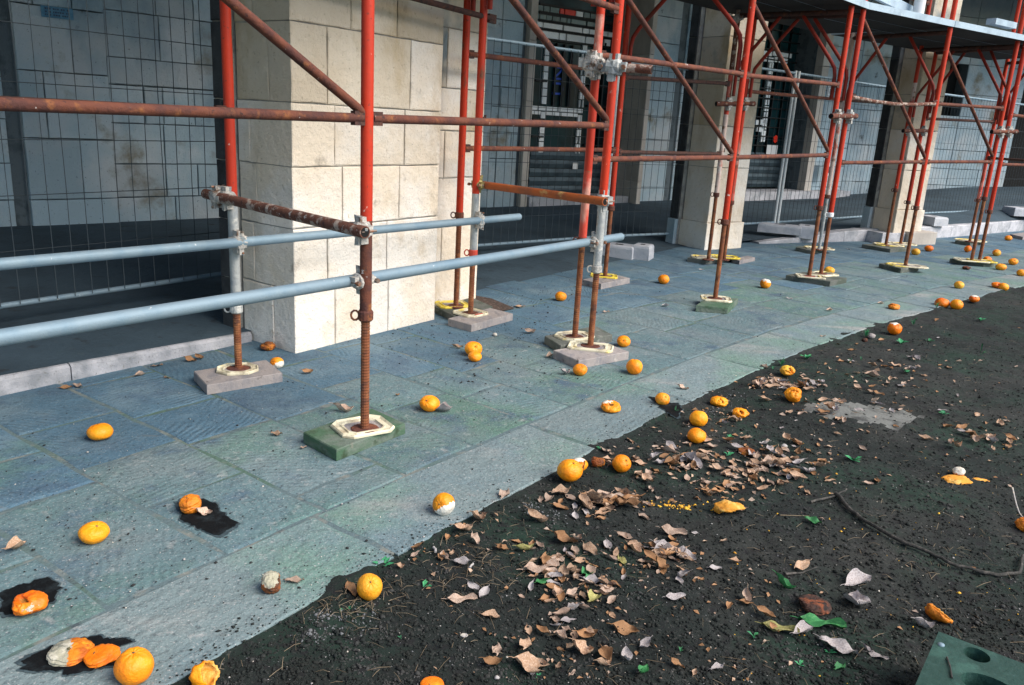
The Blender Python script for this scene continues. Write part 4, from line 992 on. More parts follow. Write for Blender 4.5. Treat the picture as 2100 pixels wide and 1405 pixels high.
# toe board and guard rails above the deck
for f1, f2 in (('E2', 'F'), ('F', 'Gg')):
    pass
P_, Q_ = V('E2', 2.80), V('F', 2.62); P_ = P_.lerp(V('rE2', 2.8), .35); Q_ = Q_.lerp(V('rF', 2.62), .35)
d_ = (Q_-P_).normalized(); mb = MB(); n_ = Vector((d_.y, -d_.x, 0)).normalized(); mb.box((P_+Q_)/2, d_*((Q_-P_).length*.42), n_*.02, d_.cross(n_)*.045); mb.build('loose_plank', Mt['deck'], sc)
for a, b, ya in (('rF', 'rF2', 2.72), ('rF', 'rF2', 2.95), ('rE2', 'rF', 3.3)): ledger(a, b, ya, ya, 'rust')
ledger('F', 'Gg', 3.4, 3.4)
mb = MB(); q = V('F', 2.58).lerp(V('rF', 2.58), .25)+outw('F', 'Gg')*-.16; mb.tube(q, q+Zv*1.4, .055, 12); mb.build('wrapped_post', Mt['white'], sc)
mb = MB(); q = V('F', 2.56).lerp(V('rF', 2.56), .4)+outw('F', 'Gg')*-.35; d_ = outw('F', 'Gg'); mb.box(q+Zv*.7, d_*.10, Vector((d_.y, -d_.x, 0))*.02, Zv*.7); mb.build('upright_board', Mt['deck'], sc)
mb = MB(); q = V('Gg', 2.56).lerp(V('F', 2.56), .3); d_ = outw('F', 'Gg'); mb.box(q+Zv*.045, d_*.22, Vector((d_.y, -d_.x, 0))*.05, Zv*.03)
mb.build('stacked_clamps', Mt['deck'], label='small grey stack of steel pieces lying on the deck edge, far right', cat='steel pieces')

# sole boards
def board(L_, F_, R_, h, mt, label, th=None):
    l, f_, r_ = G(*L_, h), G(*F_, h), G(*R_, h); b_ = l+r_-f_; c = (l+r_)/2
    th = h if th is None else th; mb = MB()
    T = [f_, r_, b_, l]; ch = .004
    top = [p+(c-p).normalized()*ch for p in T]; mid = [p-Zv*ch for p in T]; low = [p-Zv*(th-.001) for p in T]
    mb.add(top+mid+low, [(0, 1, 2, 3)]+[(o+i, o+4+i, o+4+(i+1) % 4, o+(i+1) % 4) for o in (0, 4) for i in range(4)])
    return mb.build('timber_board', Mt[mt], label=label, cat='board', group='sole boards under the scaffold jacks')
board((622, 886), (690, 922), (831, 868), .05, 'board_green', 'mossy green board under the frontmost scaffold leg')
board((397, 761), (424, 790), (579, 764), .05, 'board_grey', 'pale grey plank under the leg nearest the kerb')
board((890, 628), (932, 648), (1010, 628), .045, 'board_dark', 'dark board half hidden under the bright yellow pad by the wide pillar')
board((919, 653), (967, 666), (1052, 643), .05, 'board_grey', 'grey plank just in front of the dark board by the wide pillar')
board((1117, 689), (1150, 709), (1256, 686), .05, 'board_dark', 'greenish board behind another, under the worn red leg in the middle')
board((1135, 718), (1187, 740), (1290, 721), .05, 'board_grey', 'grey board with a green edge, in front of its twin, near two oranges')
board((1195, 573), (1233, 582), (1292, 570), .05, 'board_grey', 'brownish plank under the thin leg beside the concrete feet')
board((1428, 626), (1493, 631), (1514, 612), .05, 'board_green', 'small mossy board on its own under the leg right of centre')
board((1612, 564), (1703, 577), (1737, 570), .05, 'board_dark', 'long grey green board carrying two legs, with an orange behind it')
board((1410, 528), (1448, 534), (1506, 527), .045, 'board_dark', 'dark board in front of the middle pillar carrying two legs')
board((1501, 531), (1517, 535), (1549, 528), .04, 'redwood' if False else 'board_grey', 'short board end with red paint, right of the middle pillar foot')
board((1632, 507), (1664, 514), (1694, 508), .045, 'board_dark', 'dark board by the kerb below the tipped concrete foot')
board((1803, 540), (1848, 551), (1885, 547), .05, 'board_dark', 'dark green board with a round white pad, under a single leg on the right')
board((1768, 501), (1826, 511), (1875, 508), .045, 'board_dark', 'dark board at the foot of the farthest pillar')
board((1948, 530), (2018, 539), (2041, 538), .05, 'board_dark', 'long board under two legs on the right with three oranges around it')
board((1959, 493), (1990, 498), (2014, 496), .045, 'board_dark', 'thin board under the farthest leg')
board((2072, 480), (2098, 486), (2130, 482), .045, 'board_grey', 'grey board at the right edge beside an orange')
# red paint on the short board
P_ = G(1532, 532, .0405); mb = MB(); F = Fr(P_, 35); mb.add([F(-.10, .05, 0), F(.14, .05, 0), F(.16, -.06, 0), F(-.05, -.06, 0)], [(0, 1, 2, 3)])
for v_i in range(len(mb.v)): pass
# plastic pads: tray ring with turned-up rim
def pad(x, y, h, w, d, ang, mt, label, cut=.35, red=False):
    P = G(x, y, h); P.z = h; F = Fr(P, ang)
    def octo(k, z, kz=1):
        a, b = w/2*k, d/2*k; c = min(a, b)*cut
        return [F(s, n, z+h) for s, n in ((-a+c, b), (a-c, b), (a, b-c), (a, -b+c), (a-c, -b), (-a+c, -b), (-a, -b+c), (-a, b-c))]
    lv = [octo(1.0, 0), octo(1.0, .008), octo(.95, .014), octo(.88, .006), octo(.72, .006), octo(.70, .012), octo(.64, .012), octo(.62, .004)]
    vs = [q for l in lv for q in l]; mb = MB()
    mb.add(vs, [(k*8+i, k*8+(i+1) % 8, (k+1)*8+(i+1) % 8, (k+1)*8+i) for k in range(7) for i in range(8)])
    mb.add(lv[7], [tuple(range(8))], mi=1)
    o = mb.build('plastic_pad', [Mt[mt], Mt['board_grey']], label=label, cat='plastic pad', group='plastic pads under the jack plates')
    if red:
        mb = MB(); mb.fbox(F, -w*.22, w*.12, d*.40, d*.46, h+.0085, h+.0165); mb.build('red_print', Mt['padred'], o)
pad(744, 877, .051, .235, .20, 35, 'pad_cream', 'cream octagonal plastic pad on the mossy front board')
pad(487, 759, .051, .20, .17, 20, 'pad_cream', 'cream round plastic pad on the plank near the kerb', cut=.6)
pad(928, 626, .046, .23, .20, 25, 'pad_yellow', 'bright yellow plastic pad at the foot of the wide pillar', cut=.25)
pad(965, 643, .051, .20, .20, 50, 'pad_cream', 'pale yellow pad with red print, next to the bright yellow one', cut=.3, red=True)
pad(1178, 691, .051, .24, .20, 30, 'pad_cream', 'cream pad under the worn red leg in the middle', cut=.5)
pad(1211, 713, .051, .27, .17, -10, 'pad_cream', 'long cream pad with raised frame, on the board next to two oranges', cut=.3)
pad(1238, 567, .051, .24, .17, -5, 'pad_yellow', 'yellow edged pad beside the concrete feet', cut=.25)
pad(1468, 614, .051, .24, .20, -8, 'pad_cream', 'cream pad on the small mossy board standing alone', cut=.3)
pad(1661, 568, .051, .26, .16, -8, 'pad_cream', 'white pad with red print on the long grey green board', cut=.1, red=True)
pad(1688, 563, .051, .26, .22, 30, 'pad_cream', 'tilted cream pad behind the one with red print', cut=.3)
pad(1450, 529, .046, .34, .2, 0, 'pad_cream', 'pale pad at the foot of the middle pillar, left one', cut=.4)
pad(1487, 528, .046, .3, .2, 0, 'pad_yellow', 'yellowish pad at the foot of the middle pillar, right one', cut=.4)
pad(1680, 510, .046, .34, .2, 0, 'pad_cream', 'pale pad on the dark board by the kerb', cut=.4)
pad(1860, 546, .051, .42, .22, -12, 'pad_cream', 'round white pad on the dark green board at the right', cut=.6)
pad(1822, 503, .046, .36, .22, 0, 'pad_cream', 'pale pad in front of the farthest pillar, left one', cut=.4)
pad(1850, 501, .0475, .34, .22, 0, 'pad_cream', 'pale pad in front of the farthest pillar, right one', cut=.4)
pad(1992, 535, .051, .36, .22, -8, 'pad_cream', 'pale pad on the long board among three oranges, left one', cut=.3)
pad(2013, 536, .0525, .30, .2, -8, 'pad_yellow', 'yellow edged pad on the long board among three oranges, right one', cut=.3)
pad(1990, 494, .046, .4, .24, 0, 'pad_cream', 'pale pad under the farthest leg', cut=.4)

# ================================================================== DEBRIS, ORANGES, LEAVES
def surf(x, y):
    """where the photo point meets pavement or soil"""
    P = G(x, y, 0)
    e = edge_t(P.x, P.y)
    if e > 0:
        z = soil_z(P.x, P.y); P = G(x, y, z); z = soil_z(P.x, P.y); P.z = z
    return P, e
# dark wet stains
def stain(pts, label, z=.0055):
    P = [G(x, y) for x, y in pts]; c = sum(P, Vector())/len(P); out = []
    for i in range(len(P)):
        a, b = P[i], P[(i+1) % len(P)]
        for k in range(9):
            q = a.lerp(b, k/9); n_ = (q-c).normalized(); out.append(q+n_*(R.uniform(-.003, .003)+.013*noise.noise(q*22)+.013*noise.noise(q*60))+Vector((0, 0, z)))
    mb = MB(); cc = c+Vector((0, 0, z)); n = len(out); mb.add([cc]+out, [(0, 1+i, 1+(i+1) % n) for i in range(n)])
    mb.mi = [0]*len(mb.f)
    dq = [cc+(p-cc)*(1.08+.10*noise.noise(p*14))-Vector((0, 0, .0022)) for p in out]; mb.add([cc-Vector((0, 0, .0022))]+dq, [(0, 1+i, 1+(i+1) % n) for i in range(n)], mi=1)
    return mb.build('wet_stain', [Mt['stain'], Mt['damp']], label=label, cat='stain', group='dark stains from rotting oranges')
stain([(366, 1035), (400, 1022), (440, 1035), (455, 1055), (490, 1075), (470, 1088), (450, 1100), (415, 1090), (385, 1080), (372, 1058)], 'jagged black stain on the flagstone under the split orange')
stain([(0, 1225), (25, 1208), (60, 1195), (105, 1188), (128, 1208), (110, 1232), (85, 1250), (40, 1258), (0, 1258)], 'dark stain at the left edge behind the caved-in orange')
stain([(42, 1375), (62, 1350), (120, 1320), (180, 1308), (225, 1312), (262, 1310), (278, 1318), (240, 1330), (225, 1345), (245, 1365), (190, 1378), (135, 1392), (120, 1378), (60, 1382)], 'long black stain under the mouldy and the shrivelled orange')
stain([(1330, 815), (1352, 818), (1370, 828), (1392, 828), (1398, 842), (1388, 858), (1370, 848), (1350, 832)], 'black stain by the soil edge beside a pitted orange')

def sph(rx, ry, rz, fn=None, nu=22, nv=14):
    vs = []; fs = []
    for j in range(nv+1):
        th = PI*j/nv
        for i in range(nu):
            ph = 2*PI*i/nu; d_ = Vector((math.sin(th)*math.cos(ph), math.sin(th)*math.sin(ph), math.cos(th)))
            r = fn(d_) if fn else 1; vs.append((d_.x*rx*r, d_.y*ry*r, d_.z*rz*r))
    fs = [(j*nu+i, (j+1)*nu+i, (j+1)*nu+(i+1) % nu, j*nu+(i+1) % nu) for j in range(nv) for i in range(nu)]
    return vs, fs
def orange_mesh(seed, kind, big=False):
    rr = random.Random(seed); o = Vector((rr.uniform(0, 50), rr.uniform(0, 50), rr.uniform(0, 50))); cr_ = rr.uniform(0, 6.28); cr_, sr_ = math.cos(cr_), math.sin(cr_)
    dents = [(Vector((rr.gauss(0, 1), rr.gauss(0, 1), rr.gauss(0, 1))).normalized(), rr.uniform(.10, .22), rr.uniform(.25, .5)) for _ in range({'fresh': 1, 'shrivel': 3, 'collapse': 3, 'rot': 4}.get(kind, 1))]
    def fn(d_):
        r = 1+.035*noise.noise(d_*1.6+o)+.015*noise.noise(d_*5+o)
        if kind in ('fresh', 'half', 'mould'): dd_ = dents[:1]; amp = .35
        else: dd_ = dents; amp = 1.3
        for v, a, w_ in dd_:
            k = max(0, 1-(1-d_.dot(v))/w_); r -= a*amp*k*k
        a_ = math.atan2(d_.y, d_.x)
        r -= .13*math.exp(-(1-d_.z)*16)+.05*math.exp(-(1+d_.z)*16); r += .022*math.cos(a_*9+2*noise.noise(d_*2+o))*math.exp(-(1-d_.z)*4)
        r += .012*noise.noise(d_*14+o)
        if kind == 'shrivel':
            q_ = d_.z+.22*noise.noise(d_*1.5+o); r -= .13*math.exp(-((q_-.28)/.09)**2)+.10*math.exp(-((q_+.02)/.07)**2)
        if kind in ('shrivel', 'rot'): 
            a = math.atan2(d_.y, d_.x); r += (.022 if kind == 'shrivel' else .05)*math.sin(a*7+4*noise.noise(d_*2+o))*(1-abs(d_.z))+(.03 if kind == 'shrivel' else .08)*noise.noise(d_*5+o)+.014*noise.noise(d_*13+o)
        if kind == 'collapse':
            nn_ = noise.noise(d_*2.5+o); q1, q2 = d_.x*cr_+d_.y*sr_, -d_.x*sr_+d_.y*cr_
            k = max(0, 1-((q1*2.6+.55*nn_)**2+(q2*1.0-.25+.3*nn_)**2)/.40) if d_.z > 0 else 0; r -= .42*min(1, k*1.6)
            r -= .10*math.exp(-((q2+.45*nn_-.1)/.10)**2)*max(0, d_.z); r += .10*noise.noise(d_*2.4+o)+.03*noise.noise(d_*8+o)
        return max(.3, r)
    return sph(1, 1, 1, fn, 72 if big else 30, 46 if big else 20)
OM = {}
def orange(x, y, w, h, kind, mt, label, mould=None, tilt=None, seed=None, name='orange'):
    """x,y photo centre; w,h photo size"""
    seed = seed or int(x*7+y)
    P, e = surf(x, y+h*.40); D = dist(P); rx = w/2*D/FOC; 
    k = h/w; sp_ = (CAMH-P.z)/(P-Vector((0, 0, CAMH))).length; rz = rx*min(1.08, max(.34, math.sqrt(max(.02, k*k-sp_*sp_))/math.sqrt(1-sp_*sp_)))
    vs, fs = orange_mesh(seed, kind, w > 27)
    rr = random.Random(seed); eul = Matrix.Rotation(tilt if tilt is not None else ({'collapse': .5, 'shrivel': .25}.get(kind) or rr.uniform(-.5, 1.2)), 3, 'X') @ Matrix.Rotation(rr.uniform(-.5, .5), 3, 'Y') @ Matrix.Rotation(rr.uniform(0, 6.28), 3, 'Z')
    pts = []
    for v in vs:
        q = eul @ Vector(v); pts.append(Vector((q.x*rx, q.y*rx, q.z*rz)))
    zmin = min(p.z for p in pts)
    # keep the photo centre on the body's centre
    Gc = G(x, y, P.z-zmin*.98); base = Vector((Gc.x, Gc.y, P.z-zmin-.004))
    root = empty(name, Vector((Gc.x, Gc.y, P.z)), label, 'orange', 'oranges fallen on the pavement and soil')
    mb = MB()
    mats = [Mt[mt]]
    if mould: mats.append(Mt[mould[0]])
    if kind == 'collapse': mats.append(Mt['pith_dark'])
    fi = []
    if mould: mdir = Vector(mould[1]).normalized(); thr = mould[2]
    for f_ in fs:
        if mould:
            c = sum((pts[i] for i in f_), Vector())/4; dn = Vector((c.x/rx, c.y/rx, c.z/rz)); fi.append(1 if dn.dot(mdir)+.20*noise.noise(dn*3)+.10*noise.noise(dn*9)+.05*noise.noise(dn*22) > thr else 0)
        else: fi.append(0)
        if kind == 'collapse' and fi[-1] == 0:
            c0_ = sum((Vector(vs[i]) for i in f_), Vector())/4; dn_ = c0_.normalized()
            if c0_.length < .68+.05*noise.noise(dn_*7) and dn_.z > .2: fi[-1] = len(mats)-1
    mb.v = [tuple(p+base) for p in pts]; mb.f = [list(f_) for f_ in fs]; mb.sm = [True]*len(fs); mb.mi = fi
    mb.build('peel', mats, root)
    if w > 16 and kind in ('fresh', 'mould', 'shrivel'):
        tp = eul @ Vector((0, 0, .9)); tp = Vector((tp.x*rx, tp.y*rx, tp.z*rz)); nn = tp.normalized(); mb = MB()
        a = nn.cross(Vector((.3, .5, .8))).normalized(); b = nn.cross(a); c0 = base+tp
        star = []
        for q in range(10):
            rr_ = rx*(.11 if q % 2 == 0 else .055); star.append(c0+a*rr_*math.cos(q*PI/5)+b*rr_*math.sin(q*PI/5)+nn*rx*.012)
        mb.add([c0+nn*rx*.06]+star, [(0, 1+q, 1+(q+1) % 10) for q in range(10)]); mb.build('stem_scar', Mt['calyx'], root)
    return root
O = orange
toc = (-.3, -1, .3)
O(205, 884, 49, 37, 'fresh', 'or_fresh', 'bright orange with a starred top, alone on the flagstones at the far left', tilt=-.35)
O(192, 1090, 59, 46, 'fresh', 'or_fresh', 'slightly flattened bright orange left of the split one on its black stain')
O(391, 1032, 48, 40, 'shrivel', 'or_shrivel', 'wrinkled split orange sitting on the edge of a jagged black stain')
O(60, 1235, 68, 50, 'collapse', 'or_deep', 'caved-in orange with one small grey mould spot, at the left edge', mould=('mouldg', (.55, -.75, .45), 1.0))
O(144, 1334, 88, 52, 'shrivel', 'or_shrivel', 'flattened orange half covered in grey green mould, near the bottom left', mould=('mouldg', (-.9, -.4, .1), .05), tilt=.2)
O(209, 1342, 70, 46, 'shrivel', 'or_deep', 'shrivelled dark orange squeezed between the mouldy one and the big fresh one')
O(275, 1364, 75, 74, 'fresh', 'or_fresh', 'largest, smooth bright orange at the bottom left')
O(910, 1032, 46, 46, 'fresh', 'or_fresh', 'orange whose lower half is white with mould, alone near the soil edge', mould=('mouldw', (.45, -.35, -.8), .20))
O(758, 1201, 52, 54, 'fresh', 'or_fresh', 'bright orange on the soil with a brown leaf tucked behind it')
O(556, 1192, 46, 44, 'rot', 'or_brown', 'brown rotten orange with beige mould, on the border slab', mould=('mouldg', (.1, -.3, .9), .45))
O(568, 743, 28, 24, 'fresh', 'or_fresh', 'small orange with a white underside, behind the plank near the kerb', mould=('mouldw', (.7, -.4, -.6), .35))
O(549, 708, 30, 20, 'rot', 'or_brown', 'dark brown withered orange at the left foot of the wide pillar')
O(881, 826, 42, 34, 'fresh', 'or_fresh', 'orange with a pinkish leaf at its right side, right of the frontmost leg')
O(971, 714, 36, 30, 'fresh', 'or_fresh', 'rear one of two touching oranges in front of the wide pillar')
O(974, 730, 28, 22, 'fresh', 'or_fresh', 'smaller front one of two touching oranges in front of the wide pillar')
O(1150, 607, 24, 20, 'fresh', 'or_fresh', 'small orange alone, left of the worn red leg')
O(1361, 572, 23, 20, 'fresh', 'or_fresh', 'small orange with a dark navel, between the brownish plank and the lone mossy board')
O(1190, 757, 30, 25, 'fresh', 'or_fresh', 'orange touching the front corner of the grey board')
O(1279, 699, 28, 24, 'fresh', 'or_fresh', 'orange just behind the right end of the grey board')
O(1301, 751, 33, 33, 'fresh', 'or_fresh', 'round yellow orange at the right of the grey board, the nearer of two')
O(1253, 833, 40, 27, 'collapse', 'or_fresh', 'sunken orange with flecks of white mould, near the soil edge', mould=('mouldw', (-.3, -.1, 1), .86))
O(1359, 817, 30, 26, 'fresh', 'or_fresh', 'pitted orange with a black stain at its side, by the soil edge')
O(1475, 822, 36, 22, 'collapse', 'or_fresh', 'flat collapsed orange just inside the soil')
O(1518, 846, 34, 22, 'collapse', 'or_fresh', 'burst flat orange on the soil, lower right of the collapsed one')
O(1433, 857, 37, 34, 'fresh', 'or_fresh', 'round orange on the soil, the upper of two in a column')
O(1429, 892, 38, 32, 'fresh', 'or_fresh', 'round yellow orange on the soil, the lower of two in a column')
O(1188, 951, 36, 28, 'fresh', 'or_fresh', 'orange with a white top, peeping from behind the large one at the soil edge', mould=('mouldw', (0, 0, 1), .8))
O(1169, 963, 52, 46, 'fresh', 'or_fresh', 'large orange on the soil edge with a brown leaf leaning on it')
O(1226, 945, 29, 24, 'rot', 'or_brown', 'small brown rotten orange between two bright ones')
O(1275, 949, 38, 36, 'fresh', 'or_fresh', 'bright orange on the soil beside a drift of leaves')
O(1570, 581, 22, 20, 'fresh', 'or_fresh', 'orange with a white mouldy cap, right of the lone mossy board', mould=('mouldw', (.2, -.2, 1), .62))
O(1615, 759, 29, 21, 'collapse', 'or_fresh', 'dented orange at the soil edge with grass behind it')
O(1628, 808, 37, 31, 'collapse', 'or_fresh', 'orange with a torn hollow side, above the pale patch of soil')
O(1835, 673, 28, 25, 'fresh', 'or_deep', 'orange with a small white cap, on the soil among weeds', mould=('mouldw', (0, 0, 1), .86))
O(1834, 628, 24, 13, 'collapse', 'or_shrivel', 'squashed orange casting a long dark smear, on the pavement')
O(1932, 621, 28, 22, 'fresh', 'or_deep', 'deep orange at the soil edge, the left of a touching pair')
O(1962, 624, 25, 22, 'fresh', 'or_fresh', 'orange with a brown hole, the right of a touching pair at the soil edge')
O(1998, 612, 20, 15, 'fresh', 'or_deep', 'orange with a pale top, right of the touching pair', mould=('mouldw', (0, 0, 1), .72))
O(1967, 584, 19, 16, 'fresh', 'or_fresh', 'lone orange on the pavement above the touching pair')
O(2044, 584, 22, 12, 'collapse', 'or_deep', 'squashed orange behind a round one near the right edge')
O(2058, 588, 20, 17, 'fresh', 'or_fresh', 'round orange in front of the squashed one near the right edge')
O(1701, 554, 21, 16, 'fresh', 'or_fresh', 'orange just behind the long grey green board')
O(1878, 516, 17, 14, 'fresh', 'or_fresh', 'yellow orange in front of the farthest pillar')
O(1905, 509, 17, 13, 'fresh', 'or_deep', 'deep orange one right of the yellow one, in front of the farthest pillar')
O(1985, 510, 14, 14, 'fresh', 'or_deep', 'deep orange one below the farthest leg')
O(2044, 518, 16, 14, 'fresh', 'or_fresh', 'yellow orange with a dark navel, right of the two right-hand legs')
O(2025, 531, 16, 11, 'fresh', 'or_deep', 'deep orange one behind the right end of the long board')
O(2053, 547, 21, 14, 'fresh', 'or_fresh', 'wide dented orange at the right end of the long board')
O(2078, 536, 18, 14, 'fresh', 'or_fresh', 'orange between the wide dented one and the right edge')
O(2068, 488, 14, 11, 'fresh', 'or_fresh', 'farthest orange, beside the board at the right edge')
O(2095, 559, 18, 14, 'fresh', 'or_fresh', 'orange cut by the right edge of the picture')
O(1983, 549, 17, 8, 'rot', 'or_dark', 'black dried orange in front of the long board')
O(1530, 924, 36, 18, 'collapse', 'or_brown', 'brown rotten orange with pale fibres, in the leaves on the soil')
O(1670, 1238, 66, 38, 'rot', 'or_dark', 'dark brown rotten orange between two green leaves')
O(1968, 966, 25, 20, 'rot', 'or_shrivel', 'pinkish mouldy orange with pulp spilling from it', mould=('mouldw', (0, 0, 1), -.2))
O(886, 1402, 50, 26, 'fresh', 'or_deep', 'deep orange fruit cut by the bottom edge of the picture')
O(2102, 1075, 36, 30, 'rot', 'or_shrivel', 'dark orange fruit cut by the right edge beside pale stalks')
# torn peels: open shells
def peel(x, y, w, h, label, ang=0, open_dir=(.5, -.5, .8), cut=.0, seed=1, mt='or_shrivel', sq=(1, 1, .6)):
    P, e = surf(x, y+h*.35); D = dist(P); rx = w/2*D/FOC; rr = random.Random(seed); od = Vector(open_dir).normalized(); o = Vector((seed*3.1, seed*1.7, 0))
    fn = lambda d_: 1+.20*noise.noise(d_*2.0+o)+.12*noise.noise(d_*5+o)+.05*noise.noise(d_*11+o)
    vs, fs = sph(1, 1, 1, fn, 26, 18); rot = Matrix.Rotation(rad(ang), 3, 'Z')
    def tf(v, k): 
        q = Vector(v)*k
        f_ = max(0, q.dot(od)+.0); q -= od*f_*.35
        q = rot @ Vector((q.x*sq[0], q.y*sq[1], q.z*sq[2])); return q*rx
    A_ = [tf(v, 1) for v in vs]; B_ = [tf(v, .86) for v in vs]
    keep = [f_ for f_ in fs if (sum((Vector(vs[i]) for i in f_), Vector())/4).dot(od)+.15*noise.noise((Vector(vs[f_[0]]))*3+o) < .35-cut]
    zmin = min(A_[i].z for f_ in keep for i in f_); base = Vector((P.x, P.y, P.z-zmin-.004)); g = G(x, y, base.z); base.x, base.y = g.x, g.y
    ed = {}
    for f_ in keep:
        for a, b in zip(f_, f_[1:]+f_[:1]): ed[(a, b)] = 1
    mb = MB(); n = len(vs); mb.add([base+p for p in A_]+[base+p for p in B_], [f_ for f_ in keep], True, 0)
    o0 = 0
    mb.f += [[n+i for i in f_][::-1] for f_ in keep]; mb.sm += [True]*len(keep); mb.mi += [1]*len(keep)
    for (a, b) in ed:
        if (b, a) not in ed: mb.f.append([b, a, n+a, n+b]); mb.sm.append(False); mb.mi.append(1)
    mb.build('orange_peel', [Mt[mt], Mt['pith']], label=label, cat='orange peel', group='torn orange peels on the soil')
peel(424, 1383, 66, 62, 'bright torn peel folded like a cup, cut by the bottom edge on the left', 20, (.8, -.4, .35), seed=4, mt='or_fresh', sq=(1, .8, .85))
peel(1497, 1044, 64, 26, 'ragged yellow half peel in the middle of the soil', -5, (.35, -.35, -.7), seed=7, mt='pith', sq=(1, .6, .5))
peel(1927, 1258, 48, 54, 'dark orange folded peel above the green casting', -50, (.5, .3, .9), seed=9, mt='or_shrivel', sq=(1.15, .6, .7))
peel(1962, 985, 60, 16, 'flat ragged peel under the pinkish mouldy orange', 10, (0, .2, -1), cut=.2, seed=12, mt='pith', sq=(1, .7, .25))
peel(2005, 985, 46, 10, 'flat strip of peel to the right of the pinkish mouldy orange', 0, (0, .2, -1), cut=.2, seed=13, mt='pith', sq=(1, .35, .2))

# --- leaves
def leaf_mesh(seed, L_=1.0, wd=.42, curl=.6, fold=.35, wav=.06, nl=9, name='leaf', ragged=0):
    rr = random.Random(seed); vs = []; o = Vector((seed*2.3, 0, 0))
    cx = 0; cz = 0; ang = -curl*.5; pts = []
    tw = rr.uniform(-.7, .7)*curl
    for i in range(nl+1):
        t = i/nl; pts.append((cx, cz, ang)); ang += curl/nl*(1.6 if t > .5 else .6); cx += math.cos(ang)/nl; cz += math.sin(ang)/nl
    for i in range(nl+1):
        t = i/nl; w_ = wd*.5*(math.sin(PI*min(1, t*1.0))**.75)*(1.12-.35*t)+.004
        x, z, a = pts[i]; tws = tw*(t-.5)
        for j, s in enumerate((-1, -.5, 0, .5, 1)):
            ws = w_*(1+ragged*noise.noise(Vector((t*9, s*3, seed))))
            yy = s*ws; zz_ = fold*abs(s)**1.4*ws*1.3+wav*noise.noise(Vector((t*5, s*2, seed*1.3)))+wav*.8*math.sin(t*9+s*2+seed)*abs(s)
            y2 = yy*math.cos(tws)-zz_*math.sin(tws); z2 = yy*math.sin(tws)+zz_*math.cos(tws)
            vs.append((x-math.sin(a)*z2-.5, y2, z+math.cos(a)*z2))
    fs = [(i*5+j, (i+1)*5+j, (i+1)*5+j+1, i*5+j+1) for i in range(nl) for j in range(4)]
    mb = MB(); mb.add(vs, fs, True)
    # stalk
    mb.path([(-.5, 0, .0), (-.58, .01, .015), (-.68, -.01, .03)], [.012, .010, .006], 4, False)
    zm = min(v[2] for v in mb.v); mb.v = [(a, b, c-zm) for a, b, c in mb.v]
    return mb
LM = {}
def get_leaf(v, mt):
    key = (v, mt)
    if key not in LM:
        pr = [(0.8, .42, .5), (1.6, .5, .5), (.3, .38, .2), (2.2, .42, .7), (1.1, .6, .9), (.6, .5, .3), (1.9, .34, .9), (2.8, .55, .6), (.4, .45, .15), (1.3, .46, .7)][v]
        LM[key] = leaf_mesh(40+v, wd=pr[1], curl=pr[0], fold=pr[2], wav=.05+.03*(v % 3), ragged=.25 if v % 2 else .1).mesh('leaf', Mt[mt])
    return LM[key]
nleaf = 0
def leaf(x, y, w, mt, label, v=None, ang=None, group=None, tilt=None, zoff=0):
    global nleaf
    P, e = surf(x, y); s = w*dist(P)/FOC*1.22
    o = bpy.data.objects.new('leaf', get_leaf(R.randrange(10) if v is None else v, mt)); C.objects.link(o)
    o.location = (P.x, P.y, P.z+.003+zoff); o.scale = (s, s*R.uniform(.85, 1.2), s*R.uniform(.7, 1.25))
    o.rotation_euler = (R.uniform(-.25, .25) if tilt is None else tilt, R.uniform(-.2, .2), rad(ang) if ang is not None else R.uniform(0, 6.28))
    tag(o, label, 'leaf', group); nleaf += 1
